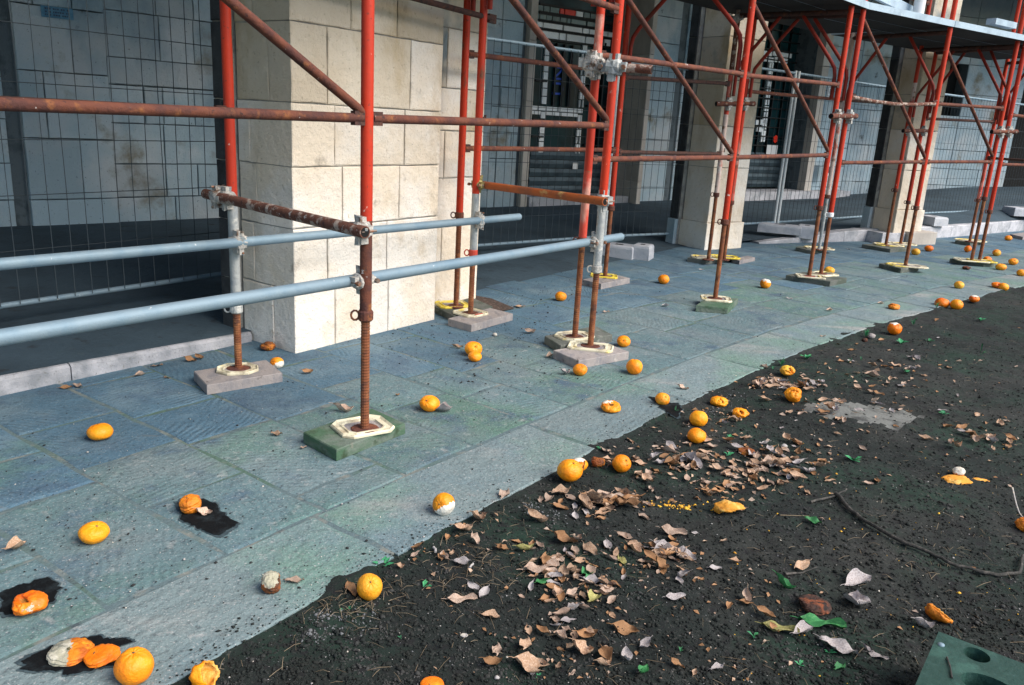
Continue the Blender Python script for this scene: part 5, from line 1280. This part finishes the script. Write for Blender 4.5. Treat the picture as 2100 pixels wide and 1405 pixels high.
for a in [
    (33, 1128, 42, 'leaf_a', 'tan crumpled leaf on the flagstones near the left edge', 4, 70), (428, 1056, 40, 'leaf_b', 'pale orange curled leaf lying on the jagged black stain', 7, 15),
    (136, 797, 22, 'leaf_c', 'dry leaf against the kerb at the left, left one of a pair', 0, 10), (160, 794, 22, 'leaf_b', 'dry leaf against the kerb at the left, right one of a pair', 5, -20),
    (392, 741, 24, 'leaf_c', 'dry brown leaf between the kerb and the grey plank, left one', 1, 0), (412, 737, 24, 'leaf_c', 'dry brown leaf between the kerb and the grey plank, right one', 3, -30),
    (289, 772, 20, 'leaf_b', 'upright pale leaf by the kerb', 4, 60), (322, 752, 20, 'leaf_a', 'small leaf close to the kerb face', 2, 30), (342, 777, 12, 'leaf_c', 'round brown scrap left of the grey plank', 8, 0),
    (636, 766, 24, 'leaf_c', 'brown curled leaf right of the grey plank', 3, 10), (568, 893, 20, 'leaf_a', 'small tan leaf between the plank and the mossy board', 5, 0), (710, 846, 42, 'leaf_b', 'long pale curled leaf behind the mossy front board', 6, 0),
    (622, 920, 14, 'leaf_b', 'pinkish leaf scrap at the left corner of the mossy board', 8, 60), (816, 812, 12, 'leaf_c', 'tiny brown leaf left of a lone orange', 1, 60),
    (912, 846, 34, 'leaf_w', 'purplish spotted leaf beside the orange right of the front leg', 4, 10), (940, 714, 24, 'leaf_a', 'tan leaf left of the two touching oranges', 6, 0),
    (1066, 631, 22, 'leaf_a', 'brown leaf right of the rusty dirt patch', 0, -5), (1092, 684, 24, 'leaf_b', 'curled pale leaf between the wide pillar and the middle boards', 3, 0), (1128, 733, 18, 'leaf_b', 'beige curled leaf at the left end of the grey board', 4, 40),
    (1166, 768, 26, 'leaf_w', 'grey brown torn leaf left of the orange at the grey board', 7, 20), (1186, 968, 40, 'leaf_c', 'brown leaf leaning on the large orange at the soil edge', 4, 100),
    (1243, 641, 12, 'leaf_b', 'small pale leaf behind the worn red leg', 2, 0), (1366, 629, 14, 'leaf_w', 'tiny white scrap left of the lone mossy board', 4, 0), (1402, 799, 22, 'leaf_b', 'pale leaf on the border slab above the pitted orange', 1, -20),
    (605, 1194, 32, 'leaf_b', 'pink leaf beside the brown rotten orange', 5, 10), (720, 1213, 44, 'leaf_c', 'brown pointed leaf behind the bright orange on the soil', 2, -60),
    (1567, 757, 18, 'leaf_b', 'curled leaf standing on the soil edge left of the dented orange', 4, -50), (1440, 555, 12, 'leaf_w', 'small pale scrap in front of the middle pillar', 3, 0), (1618, 613, 12, 'leaf_w', 'white scrap in front of the long grey green board', 2, 0),
    (1702, 638, 12, 'leaf_b', 'beige scrap in the middle of the pavement on the right', 4, 0), (1687, 691, 10, 'leaf_b', 'pinkish scrap near the soil edge, right of centre', 8, 0), (1807, 624, 12, 'leaf_b', 'pink scrap left of the squashed orange', 4, 0), (1740, 512, 8, 'leaf_w', 'tiny pale scrap near the farthest pillar', 8, 0),
    (1110, 1170, 66, 'leaf_b', 'large pale pink leaf in the middle of the soil with a long stalk', 2, 20), (1113, 1196, 34, 'leaf_g', 'lime green leaf tip under the large pale leaf', 2, 40), (1205, 1180, 44, 'leaf_g', 'bright green upright leaf right of the large pale leaf', 5, 75),
    (1080, 1130, 46, 'leaf_y', 'yellow green folded leaf above the large pale leaf', 6, 35), (1216, 1236, 42, 'leaf_y', 'olive leaf with a curled tip, below the bright green leaf', 4, 60), (1275, 1152, 34, 'leaf_y', 'dull green leaf at the left of a leaf heap', 2, 100),
    (1720, 1334, 66, 'leaf_w', 'big grey veined leaf left of the green casting', 5, -40), (1686, 1286, 76, 'leaf_g', 'long dark green leaf on the dark soil', 2, -20), (1600, 1296, 62, 'leaf_y', 'yellow green leaf lying beside the long dark green leaf', 2, -20), (1648, 1300, 44, 'leaf_w', 'grey crumpled leaf between the yellow green and the dark green leaf', 4, 20),
    (1611, 1208, 46, 'leaf_g', 'green leaf left of the dark rotten orange', 6, -40), (1667, 1076, 30, 'leaf_g', 'small light green leaf under the branch', 5, -40), (1756, 1232, 70, 'leaf_w', 'pale star shaped torn leaf right of the dark rotten orange', 7, 70), (1762, 1198, 60, 'leaf_w', 'pale torn leaf above the star shaped one', 4, 20),
    (1722, 1372, 34, 'leaf_g', 'pale green leaf below the big grey leaf', 5, 40), (1318, 1382, 44, 'leaf_g', 'pale green upright leaf at the bottom of the picture', 6, 60), (1896, 1290, 50, 'leaf_w', 'grey rolled leaf touching the corner of the green casting', 6, 10),
    (1020, 1335, 36, 'leaf_b', 'round pale leaf on top of a brown curled one, bottom centre', 5, 90), (1015, 1366, 46, 'leaf_c', 'brown curled leaf under the round pale one', 3, 20), (1092, 1370, 68, 'leaf_a', 'wide brown arched leaf at the bottom centre', 1, 5),
    (948, 1234, 52, 'leaf_b', 'long narrow pale leaf lying flat, lower centre', 2, 5), (1008, 1268, 34, 'leaf_a', 'crumpled leaf below the long narrow pale one', 4, 0), (960, 1090, 42, 'leaf_a', 'tan curled leaf near the soil edge, right of the half white orange', 3, 20), (990, 1068, 46, 'leaf_a', 'brown crumpled leaf just inside the soil edge', 7, 30),
    (1108, 1074, 50, 'leaf_a', 'thin curled brown leaf alone on bare soil', 3, -20), (1160, 1112, 50, 'leaf_c', 'brown leaf with a grey tip below the bare soil', 1, -10), (1188, 1108, 34, 'leaf_b', 'pale leaf with a forked end, next to the grey tipped leaf', 7, 40), (1035, 1018, 32, 'leaf_b', 'pale pink leaf at the soil edge', 5, 70), (1152, 1012, 36, 'leaf_a', 'light brown leaf below the large orange', 5, 20), (1126, 1028, 26, 'leaf_b', 'pinkish leaf left of the leaf pair below the large orange', 4, 60),
    (1380, 1095, 46, 'leaf_b', 'small pale pointed leaf above the leaf heap', 2, -5), (1284, 1297, 52, 'leaf_c', 'brown leaf with a thorn like tip, lower centre right', 1, -5), (1210, 1310, 50, 'leaf_c', 'rusty brown leaf, lower centre', 3, 15), (1205, 1345, 56, 'leaf_a', 'large crumpled leaf near the bottom, right of centre', 7, -5), (1150, 1310, 30, 'leaf_b', 'pale pink leaf below the heap, centre', 4, -40),
    (1240, 1365, 44, 'leaf_a', 'narrow twisted leaf near the bottom, right of centre', 6, 35), (1385, 1228, 36, 'leaf_w', 'grey stick like leaf at the edge of the dark soil', 2, 10), (1800, 1350, 34, 'leaf_w', 'grey leaf scrap left of the green casting', 8, -30), (1780, 1338, 26, 'leaf_w', 'small grey scrap right of the big grey leaf', 6, -50),
    (1790, 775, 26, 'leaf_b', 'dry leaf beside the dark weed clump', 4, -30), (1835, 752, 20, 'leaf_a', 'small leaf right of the pale patch', 2, 0), (1680, 792, 26, 'leaf_b', 'leaf near the hollow orange', 2, -10)]:
    leaf(a[0], a[1], a[2], a[3], a[4], a[5], a[6])
# drifts of look-alike leaves
LR = random.Random(77)
USED = set()
SHAPES = ['bent', 'folded', 'flat', 'curled', 'cupped', 'broad', 'narrow', 'rolled', 'long', 'arched']
drifts = [((1165, 1205), (60, 62), 21, (26, 44), 'drift in the lower centre', 'dry leaves in the lower centre drift'),
          ((1350, 1150), (66, 34), 24, (24, 44), 'heap right of the green leaf', 'dry leaves in the heap right of the green leaf'),
          ((1250, 1034), (52, 16), 12, (28, 50), 'pile below the large orange', 'dry leaves in the pile below the bright orange'),
          ((1390, 948), (90, 34), 34, (20, 36), 'drift by the soil edge', 'dry leaves in the drift by the soil edge'),
          ((1570, 965), (90, 32), 34, (20, 36), 'drift around the rotten orange', 'dry leaves in the drift around the rotten orange'),
          ((1600, 790), (75, 18), 24, (18, 30), 'drift above the hollow orange', 'dry leaves in the drift between two dented oranges'),
          ((1700, 850), (130, 40), 24, (14, 26), 'scatter around the pale patch', 'dry leaves scattered around the pale patch'),
          ((1840, 760), (120, 50), 18, (12, 22), 'scatter on the far soil', 'dry leaves scattered on the far soil'),
          ((2010, 905), (90, 38), 20, (16, 28), 'scatter at the right edge', 'dry leaves scattered near the right edge'),
          ((1200, 1340), (150, 50), 12, (20, 44), 'scatter along the bottom', 'dry leaves scattered along the bottom'),
          ((900, 1130), (110, 45), 14, (18, 36), 'scatter along the lower soil edge', 'dry leaves scattered along the lower soil edge'),
          ((1290, 1375), (220, 26), 6, (20, 38), 'row at the very bottom', 'dry leaves at the very bottom'),
          ((1500, 1230), (120, 55), 9, (18, 40), 'scatter on the dark soil', 'dry leaves on the dark soil'),
          ((1490, 860), (60, 20), 8, (14, 24), 'scatter by the collapsed oranges', 'dry leaves near the collapsed oranges'),
          ((1470, 1018), (70, 18), 8, (16, 30), 'scatter above the ragged peel', 'dry leaves above the ragged peel')]
for (cx_, cy_), (sx, sy), n, (w0, w1), lab, grp in drifts:
    k = 0; n = round(n*.80)
    while k < n:
        x, y = LR.gauss(cx_, sx*.52), LR.gauss(cy_, sy*.52)
        if x > 2110 or y > 1415 or abs(x-cx_) > sx*1.6: continue
        P, e = surf(x, y)
        if e < .02: continue
        W_ = LR.uniform(w0, w1)
        dx, dy = (x-cx_)/sx, (y-cy_)/sy
        pl = ('left end of' if dx < -.45 else 'right end of' if dx > .45 else 'far side of' if dy < -.3 else 'near side of' if dy > .3 else 'middle of')
        for _t in range(60):
          mt_ = LR.choice(['leaf_a', 'leaf_b', 'leaf_c', 'leaf_w', 'leaf_a']); v_ = LR.randrange(10)
          lb = ('small ' if W_ < (w0+w1)/2 else '')+{'leaf_a': 'tan', 'leaf_b': 'pinkish', 'leaf_c': 'brown', 'leaf_w': 'bleached'}[mt_]+' '+SHAPES[v_]+' leaf, '+pl+' the '+lab
          if lb not in USED: break
        USED.add(lb)
        leaf(x, y, W_, mt_, lb, v=v_, group=grp, zoff=LR.uniform(0, .012)); k += 1

# --- weeds
def weed(x, y, w, n, label, grassy=False, seed=1):
    P, e = surf(x, y); s = w*dist(P)/FOC; rr = random.Random(seed); mb = MB()
    for i in range(n):
        a = rr.uniform(0, 6.28); l = s*rr.uniform(.35, .6); hh = s*rr.uniform(.15, .55 if grassy else .3); d_ = Vector((math.cos(a), math.sin(a), 0)); n_ = Vector((-d_.y, d_.x, 0))
        wd = l*(.05 if grassy else .24); p0 = P; tip = P+d_*l*(.5 if grassy else 1)+Vector((0, 0, hh)); mid = P+d_*l*(.25 if grassy else .55)+Vector((0, 0, hh*.85))
        mb.add([p0, mid-n_*wd, mid+Vector((0, 0, -wd*.3)), mid+n_*wd, tip], [(0, 1, 2), (0, 2, 3), (1, 4, 2), (2, 4, 3)])
    mb.build('weed', Mt['weed'], label=label, cat='weed', group='small green weeds on the soil')
ws = [(785, 1160, 42, 7, 'blue green weed rosette above the bright orange on the soil', 0), (868, 1206, 38, 6, 'weed rosette right of the bright orange on the soil', 0), (708, 1250, 26, 4, 'two leaved seedling left of the bright orange', 0),
      (822, 1308, 14, 3, 'tiny bright seedling in the lower left soil', 0), (1385, 848, 30, 14, 'grass tuft growing beside the black stain', 1), (1602, 752, 34, 22, 'grass tuft behind the dented orange', 1), (1655, 736, 30, 12, 'dark weed clump at the soil edge right of the dented orange', 0),
      (1497, 900, 24, 7, 'weed right of the lower orange of the column', 0), (1494, 935, 22, 7, 'dark weed above the brown rotten orange', 0), (1742, 746, 22, 12, 'grass tuft on the soil, left one of two', 1), (1765, 740, 18, 10, 'grass tuft on the soil, right one of two', 1),
      (1775, 692, 34, 26, 'grass along the soil edge left of a stone', 1), (1848, 705, 30, 9, 'weed under the orange with the small white cap', 0), (1872, 668, 34, 14, 'tall weed right of the orange with the small white cap', 1), (1920, 632, 26, 16, 'grass around the left one of the touching pair', 1),
      (1935, 852, 26, 6, 'pale weed near the right edge', 0), (1860, 765, 24, 8, 'weed right of the dry leaves', 0), (1905, 700, 20, 8, 'weed on the far soil', 0), (2010, 660, 22, 9, 'weed near the far right soil', 0), (2010, 730, 60, 3, 'single long grass blade on the right', 1),
      (1700, 1340, 26, 4, 'seedling left of the big grey leaf', 0), (1545, 1305, 26, 5, 'sprawling seedling left of the yellow green leaf', 0), (1395, 1340, 24, 5, 'narrow weed at the bottom right of centre', 1), (1750, 945, 36, 9, 'dark weed patch on the soil right of the leaf drift', 0), (1105, 1385, 20, 4, 'seedling at the bottom centre', 0), (1640, 1365, 30, 4, 'two leaved seedling near the bottom', 0), (1585, 760, 20, 8, 'grass blades at the soil edge', 1), (1232, 922, 18, 5, 'seedling at the soil edge by the rotten orange', 0)]
for i, (x, y, w, n, lab, g) in enumerate(ws): weed(x, y, w, n, lab, g, i+3)

# --- branch, sticks and stones
def stick(pts, r0, r1, label, mt='twig', name='stick', cat='stick', lift=.004):
    P = []
    for x, y in pts: p, e = surf(x, y); P.append(p+Vector((0, 0, r0+lift)))
    Q = []
    for a, b in zip(P, P[1:]):
        for k in range(4): Q.append(a.lerp(b, k/4)+Vector((R.uniform(-1, 1), R.uniform(-1, 1), R.uniform(-.3, .3)))*r0*.6)
    Q.append(P[-1]); n = len(Q); mb = MB(); mb.path(Q, [r0+(r1-r0)*i/(n-1) for i in range(n)], 7)
    mb.build(name, Mt[mt], label=label, cat=cat)
stick([(1712, 1018), (1745, 1050), (1772, 1075), (1840, 1115), (1905, 1140), (1950, 1165), (2000, 1178)], .0085, .005, 'long dark branch lying across the dark soil on the right', name='branch', cat='branch')
stick([(2000, 1178), (2045, 1184), (2092, 1182), (2097, 1145)], .007, .005, 'thin crooked twig at the right edge, beyond the branch end')
stick([(1660, 1035), (1715, 1020), (1735, 1008)], .005, .003, 'short dark twig crossing the top of the branch')
stick([(1610, 1182), (1645, 1178), (1675, 1168)], .004, .002, 'thin twig above the dark rotten orange')
stick([(1600, 1058), (1660, 1060)], .0018, .001, 'thin straw left of the small light green leaf', 'drygrass')
stick([(2072, 1015), (2085, 1060), (2100, 1080)], .003, .002, 'pale bent stalk at the right edge', 'palegrit', lift=.02)
stick([(962, 1168), (970, 1160)], .004, .003, 'white stub in the lower centre soil', 'palegrit', 'cigarette_end', 'cigarette end')
stick([(890, 1128), (893, 1140)], .0045, .004, 'white stub near the soil edge', 'palegrit', 'cigarette_end', 'cigarette end')
stick([(1150, 1172), (1168, 1170)], .004, .0035, 'grey stub left of the bright green leaf', 'palegrit', 'cigarette_end', 'cigarette end')
def stone(x, y, w, mt, label, name='stone', k=.7, cat='stone'):
    P, e = surf(x, y+w*.25); r = w/2*dist(P)/FOC; s = int(x+y); o = Vector((s, s*.3, 0)); vs, fs = sph(r, r*.85, r*k, lambda d_: 1+.25*noise.noise(d_*1.6+o)+.08*noise.noise(d_*5+o), 12, 8)
    mb = MB(); mb.add([Vector(v)+P+Vector((0, 0, r*k*.7)) for v in vs], fs, True); mb.build(name, Mt[mt], label=label, cat=cat)
stone(1608, 914, 13, 'palegrit', 'pale pink pebble above the leaf drift'); stone(1787, 689, 16, 'board_grey', 'brownish stone at the soil edge under the capped orange'); stone(952, 1300, 17, 'palegrit', 'flat whitish bottle cap on the lower soil', 'bottle_cap', .2, 'bottle cap'); stone(1773, 697, 12, 'or_dark', 'dark lump left of the brownish stone')
stone(1015, 686, 10, 'palegrit', 'small stone under the edge of the grey plank by the wide pillar'); stone(1019, 1388, 11, 'palegrit', 'small grey pebble at the bottom centre')

# --- dirt patch at the pillar foot
P_ = [G(x, y, .004) for x, y in [(893, 615), (960, 603), (1008, 612), (1056, 632), (1020, 640), (985, 636), (940, 640), (900, 640)]]
mb = MB(); mb.add(P_, [tuple(range(len(P_)))[::-1]])
Mt['dirt'] = mat('brown_dirt', (.07, .045, .035), .97, 0, [((.13, .09, .075), 30, .5, .62, 6), ((.03, .025, .022), 60, .5, .62, 4)], [(60, 1, 6), (200, .8, 4)])
mb.build('dirt_patch', Mt['dirt'], kind='stuff', label='brown patch of dirt at the right foot of the wide pillar', cat='dirt')

# --- soil crumbs, grit, dry stalks (uncountable)
def scatter(name, n, region, size, mt, kind_lbl, cat, seed, squash=.7, on='soil', zlift=.2, clump=None):
    rr = random.Random(seed); mb = MB(); vsT = [(1, 0, 0), (0, 1, 0), (-1, 0, 0), (0, -1, 0), (0, 0, 1), (0, 0, -1)]
    fT = [(0, 1, 4), (1, 2, 4), (2, 3, 4), (3, 0, 4), (1, 0, 5), (2, 1, 5), (3, 2, 5), (0, 3, 5)]
    k = 0; tries = 0
    while k < n and tries < n*6:
        tries += 1
        if clump: c_ = rr.choice(clump); x, y = rr.gauss(c_[0], c_[2]), rr.gauss(c_[1], c_[3])
        else: x, y = rr.uniform(region[0], region[2]), region[1]+(region[3]-region[1])*rr.random()
        P = G(x, y, 0)
        e = edge_t(P.x, P.y)
        if on == 'edge':
            if not (-.10 < e < .02) or rr.random() < (-e)*9: continue
            z = .002
        elif on == 'soil':
            if e < .0: continue
            if 1.0 < P.x < 3 and 2.8 < P.y < 5.2 and rr.random() < .85 and inpoly(P.x, P.y, dustp): continue
            z = soil_h(P.x, P.y)-.004-.008*math.exp(-max(e, 0)*10)
        else:
            if e > 0 or (P-c1).dot(F1.n) < (.02 if P.y < 6.2 else -9): continue
            if cast(P, Vector((-sa, ca, 0))) is None: continue
            z = .002
        s = rr.uniform(*size)*(1 if rr.random() < .85 else 1.8); a = rr.uniform(0, 6.28); ca_, sa_ = math.cos(a)*s, math.sin(a)*s; sy = rr.uniform(.55, 1); sz = s*squash*rr.uniform(.6, 1.1)
        o = len(mb.v)
        for (vx, vy, vz) in vsT:
            jx = 1+rr.uniform(-.25, .25); mb.v.append((P.x+(vx*ca_-vy*sa_*sy)*jx, P.y+(vx*sa_+vy*ca_*sy)*jx, z+vz*sz+sz*zlift))
        for f_ in fT: mb.f.append([o+i for i in f_]); mb.sm.append(True); mb.mi.append(0)
        k += 1
    mb.build(name, Mt[mt], kind='stuff', label=kind_lbl, cat=cat)
scatter('soil_crumbs', 30000, (380, 560, 2110, 1420), (.0016, .0062), 'crumb', 'loose dark crumbs all over the soil', 'soil crumbs', 1)
scatter('gravel', 900, (380, 560, 2110, 1420), (.0012, .0030), 'palegrit', 'pale grit scattered over the soil', 'gravel', 2)
scatter('gravel', 420, None, (.0022, .005), 'greygrit', 'clusters of grey gravel on the soil near the edge', 'gravel', 3, clump=[(660, 1260, 18, 10), (690, 1275, 22, 12), (755, 1260, 18, 14), (1090, 1036, 12, 8), (1145, 1050, 16, 8), (1500, 815, 14, 8), (640, 1300, 14, 6), (1460, 838, 20, 8)])
scatter('gravel', 700, (0, 500, 2100, 1250), (.0015, .0042), 'darkgrit', 'black specks scattered over the flagstones', 'grit', 4, on='pave')
scatter('gravel', 480, None, (.002, .0055), 'darkgrit', 'black specks near the wide pillar', 'grit', 5, on='pave', clump=[(1000, 620, 80, 40), (860, 690, 70, 30), (1080, 680, 60, 30), (1150, 590, 80, 30), (1000, 760, 80, 30)])
scatter('gravel', 420, (0, 500, 2100, 1250), (.001, .0034), 'palegrit', 'white specks scattered over the flagstones', 'grit', 6, on='pave')
scatter('peel_crumbs', 60, None, (.003, .008), 'peelcrumb', 'yellow crumbs of peel left of the ragged half peel', 'peel crumbs', 7, clump=[(1355, 1028, 12, 4), (1380, 1032, 10, 4), (1404, 1036, 8, 4), (1440, 1040, 20, 6)])
scatter('peel_crumbs', 90, (1450, 900, 2100, 1400), (.0018, .0042), 'peelcrumb', 'yellow seeds and crumbs over the dark soil on the right', 'peel crumbs', 8)
def litter(n, mt, seed, wmin, wmax, regs):
    rr = random.Random(seed); mb = MB(); k = 0
    while k < n:
        c_ = rr.choice(regs); x, y = rr.gauss(c_[0], c_[2]), rr.gauss(c_[1], c_[3])
        if not (380 < x < 2110 and 560 < y < 1410): continue
        P, e = surf(x, y)
        if e < .01: continue
        s_l = rr.uniform(wmin, wmax)*dist(P)/FOC; a = rr.uniform(0, 6.28); d_ = Vector((math.cos(a), math.sin(a), rr.uniform(-.2, .35))).normalized()*s_l; n_ = Vector((-d_.y, d_.x, rr.uniform(-.3, .5)*s_l))*rr.uniform(.3, .6)
        p0 = P+Vector((0, 0, .004)); m1 = p0+d_*.5+n_*.6+Vector((0, 0, s_l*rr.uniform(0, .3))); m2 = p0+d_*.5-n_*.6+Vector((0, 0, s_l*rr.uniform(-.0, .3))); mm_ = p0+d_*.5
        mb.add([p0, m1, p0+d_, m2, mm_], [(0, 4, 1), (1, 4, 2), (2, 4, 3), (3, 4, 0)], True); k += 1
    mb.build('leaf_litter', Mt[mt], kind='stuff', label='small broken bits of dry leaf over the soil', cat='leaf litter')
def extra_leaves(n, mt, seed):
    rr = random.Random(seed); mb = MB(); tm = [leaf_mesh(40+v, nl=6, wd=.42+.04*(v % 3), curl=.4+.22*v, fold=.3+.06*v, ragged=.2) for v in range(8)]; k = 0
    while k < n:
        (cx_, cy_), (sx, sy), n_, (w0, w1), a_, b_ = rr.choice(drifts[:8]+drifts[:1]*2+drifts[3:5]*2); x, y = rr.gauss(cx_, sx*1.05), rr.gauss(cy_, sy*1.1)
        if x > 2110 or y > 1412: continue
        P, e = surf(x, y)
        if e < .03: continue
        sc_ = rr.uniform(w0*.55, w1*.85)*dist(P)/FOC*1.15; mm_ = Matrix.Translation(P+Vector((0, 0, .003))) @ Matrix.Rotation(rr.uniform(0, 6.28), 4, 'Z') @ Matrix.Rotation(rr.uniform(-.4, .4), 4, 'X') @ Matrix.Diagonal((sc_, sc_*rr.uniform(.8, 1.2), sc_*rr.uniform(.6, 1.3), 1))
        t_ = rr.choice(tm); mb.add([mm_ @ Vector(v) for v in t_.v], t_.f, True); k += 1
    mb.build('leaf_litter', Mt[mt], kind='stuff', label='smaller dry leaves lying between the larger ones', cat='leaf litter')
extra_leaves(90, 'leaf_a', 61); extra_leaves(100, 'leaf_b', 62); extra_leaves(90, 'leaf_c', 63); extra_leaves(40, 'leaf_w', 64)
RG = [((d_[0][0]), d_[0][1], d_[1][0]*.9, d_[1][1]*.9) for d_ in drifts]+[(1500, 1050, 400, 180), (1700, 800, 250, 90)]
litter(190, 'leaf_b', 51, 5, 14, RG); litter(200, 'leaf_a', 52, 5, 15, RG); litter(200, 'leaf_c', 53, 5, 16, RG)
scatter('gravel', 2600, (380, 560, 2110, 1420), (.0009, .0022), 'greygrit', 'fine grey grit all over the soil', 'gravel', 22)
scatter('soil_crumbs', 800, (380, 560, 2110, 1420), (.0010, .0042), 'crumb', 'soil spilled over the rim of the border slabs', 'soil crumbs', 21, on='edge', clump=[(200+i*19, 1420-i*9.6 if i < 50 else 940-(i-50)*7.4, 60, 60) for i in range(100)])
mb = MB(); rr = random.Random(31)
k = 0
while k < 700:
    if rr.random() < .45: c_ = rr.choice([(680, 1225, 50, 25), (760, 1230, 60, 30), (930, 1180, 70, 30), (1020, 1150, 60, 40), (980, 1040, 60, 30), (1900, 1120, 120, 60), (1800, 740, 120, 40)]); x, y = rr.gauss(c_[0], c_[2]), rr.gauss(c_[1], c_[3])
    else: x, y = rr.uniform(430, 2100), rr.uniform(600, 1405)
    P, e = surf(x, y)
    if e < .01: continue
    l = rr.uniform(.015, .06); a = rr.uniform(0, 6.28); d_ = Vector((math.cos(a), math.sin(a), rr.uniform(-.1, .2)))*l
    p0 = P+Vector((0, 0, .004)); mb.path([p0, p0+d_*.5+Vector((0, 0, rr.uniform(0, .008))), p0+d_], [.0007, .0007, .0004], 3, False, smooth=False); k += 1
mb.build('dry_stalks', Mt['drygrass'], kind='stuff', label='thin dry stalks and fibres over the soil', cat='dry grass')

# --- green casting at the bottom right corner
gz = .13
tl, tr_, bl_ = G(1925, 1295, gz), G(2105, 1363, gz), G(1858, 1410, gz)
ex = (tr_-tl).normalized(); ey = Vector((-ex.y, ex.x, 0)); 
if ey.dot(bl_-tl) < 0: ey = -ey
Lx, Ly = .44, .36
h1 = G(2003, 1343, gz)-tl; h2 = G(2012, 1400, gz)-tl
gb = empty('green_casting', tl-Vector((0, 0, gz)), 'green painted block with two dark holes at the bottom right corner', 'green block')
def loc(a, b, z=0): return tl+ex*a+ey*b+Vector((0, 0, z))
holes = [(h1.dot(ex), h1.dot(ey), .030, .030), (h2.dot(ex)+.02, h2.dot(ey)+.005, .062, .045)]
mb = MB(); ns = 24
ysplit = (holes[0][1]+holes[0][3]+holes[1][1]-holes[1][3])/2
cellsg = [(0, Lx, 0, ysplit, holes[0]), (0, Lx, ysplit, Ly, holes[1])]
for (x0, x1, y0, y1, (hx, hy, ra, rb)) in cellsg:
    outer = []; inner = []
    for i in range(ns):
        a = 2*PI*i/ns; dx, dy = math.cos(a), math.sin(a); inner.append((hx+ra*dx, hy+rb*dy))
        t = 9e9
        if dx > 1e-6: t = min(t, (x1-hx)/dx)
        if dx < -1e-6: t = min(t, (x0-hx)/dx)
        if dy > 1e-6: t = min(t, (y1-hy)/dy)
        if dy < -1e-6: t = min(t, (y0-hy)/dy)
        outer.append((hx+dx*t, hy+dy*t))
    # add true corners
    vs = [loc(*p) for p in outer]+[loc(*p) for p in inner]+[loc(p[0]*1.0, p[1], -.006) for p in inner]+[loc(hx+(p[0]-hx)*.9, hy+(p[1]-hy)*.9, -.09) for p in inner]
    fs = []
    for i in range(ns):
        j = (i+1) % ns; fs += [(i, j, ns+j, ns+i), (ns+i, ns+j, 2*ns+j, 2*ns+i), (2*ns+i, 2*ns+j, 3*ns+j, 3*ns+i)]
        pa_, pb_ = outer[i], outer[j]
        if abs(pa_[0]-pb_[0]) > 1e-6 and abs(pa_[1]-pb_[1]) > 1e-6:
            cx_ = x1 if max(pa_[0], pb_[0]) > x1-1e-6 else x0; cy_ = y1 if max(pa_[1], pb_[1]) > y1-1e-6 else y0
            vs.append(loc(cx_, cy_)); fs.append((i, len(vs)-1, j))
    mb.add(vs, fs)
c4 = [loc(0, 0), loc(Lx, 0), loc(Lx, Ly), loc(0, Ly)]; l4 = [p+(p-loc(Lx/2, Ly/2)).normalized()*.01-Vector((0, 0, gz+.03)) for p in c4]
mb.add(c4+l4, [(i, 4+i, 4+(i+1) % 4, (i+1) % 4) for i in range(4)])
mb.build('body', Mt['greenbox'], gb)
mb = MB()
for (hx, hy, ra, rb) in holes: mb.add([loc(hx+ra*math.cos(a*PI/8), hy+rb*math.sin(a*PI/8), -.088) for a in range(16)], [tuple(range(16))])
mb.build('hole_bottom', Mt['black'], gb)
mb = MB(); q = G(1930, 1323, gz); mb.path([q-Vector((0, 0, .002)), q+Vector((0, 0, .003)), q+Vector((0, 0, .005))], [.008, .008, .003], 12); mb.build('screw_head', Mt['galv'], gb)
q0, q1 = G(1942, 1348, gz+.003), G(1952, 1390, gz+.003); mb = MB(); mb.path([q0, q0.lerp(q1, .5)+Vector((.002, 0, .001)), q1], [.0025, .002, .0025], 6); mb.build('twig', Mt['twig'], label='tiny twig lying on the green block', cat='twig')
print('leaves', nleaf, 'objects', len(bpy.data.objects))
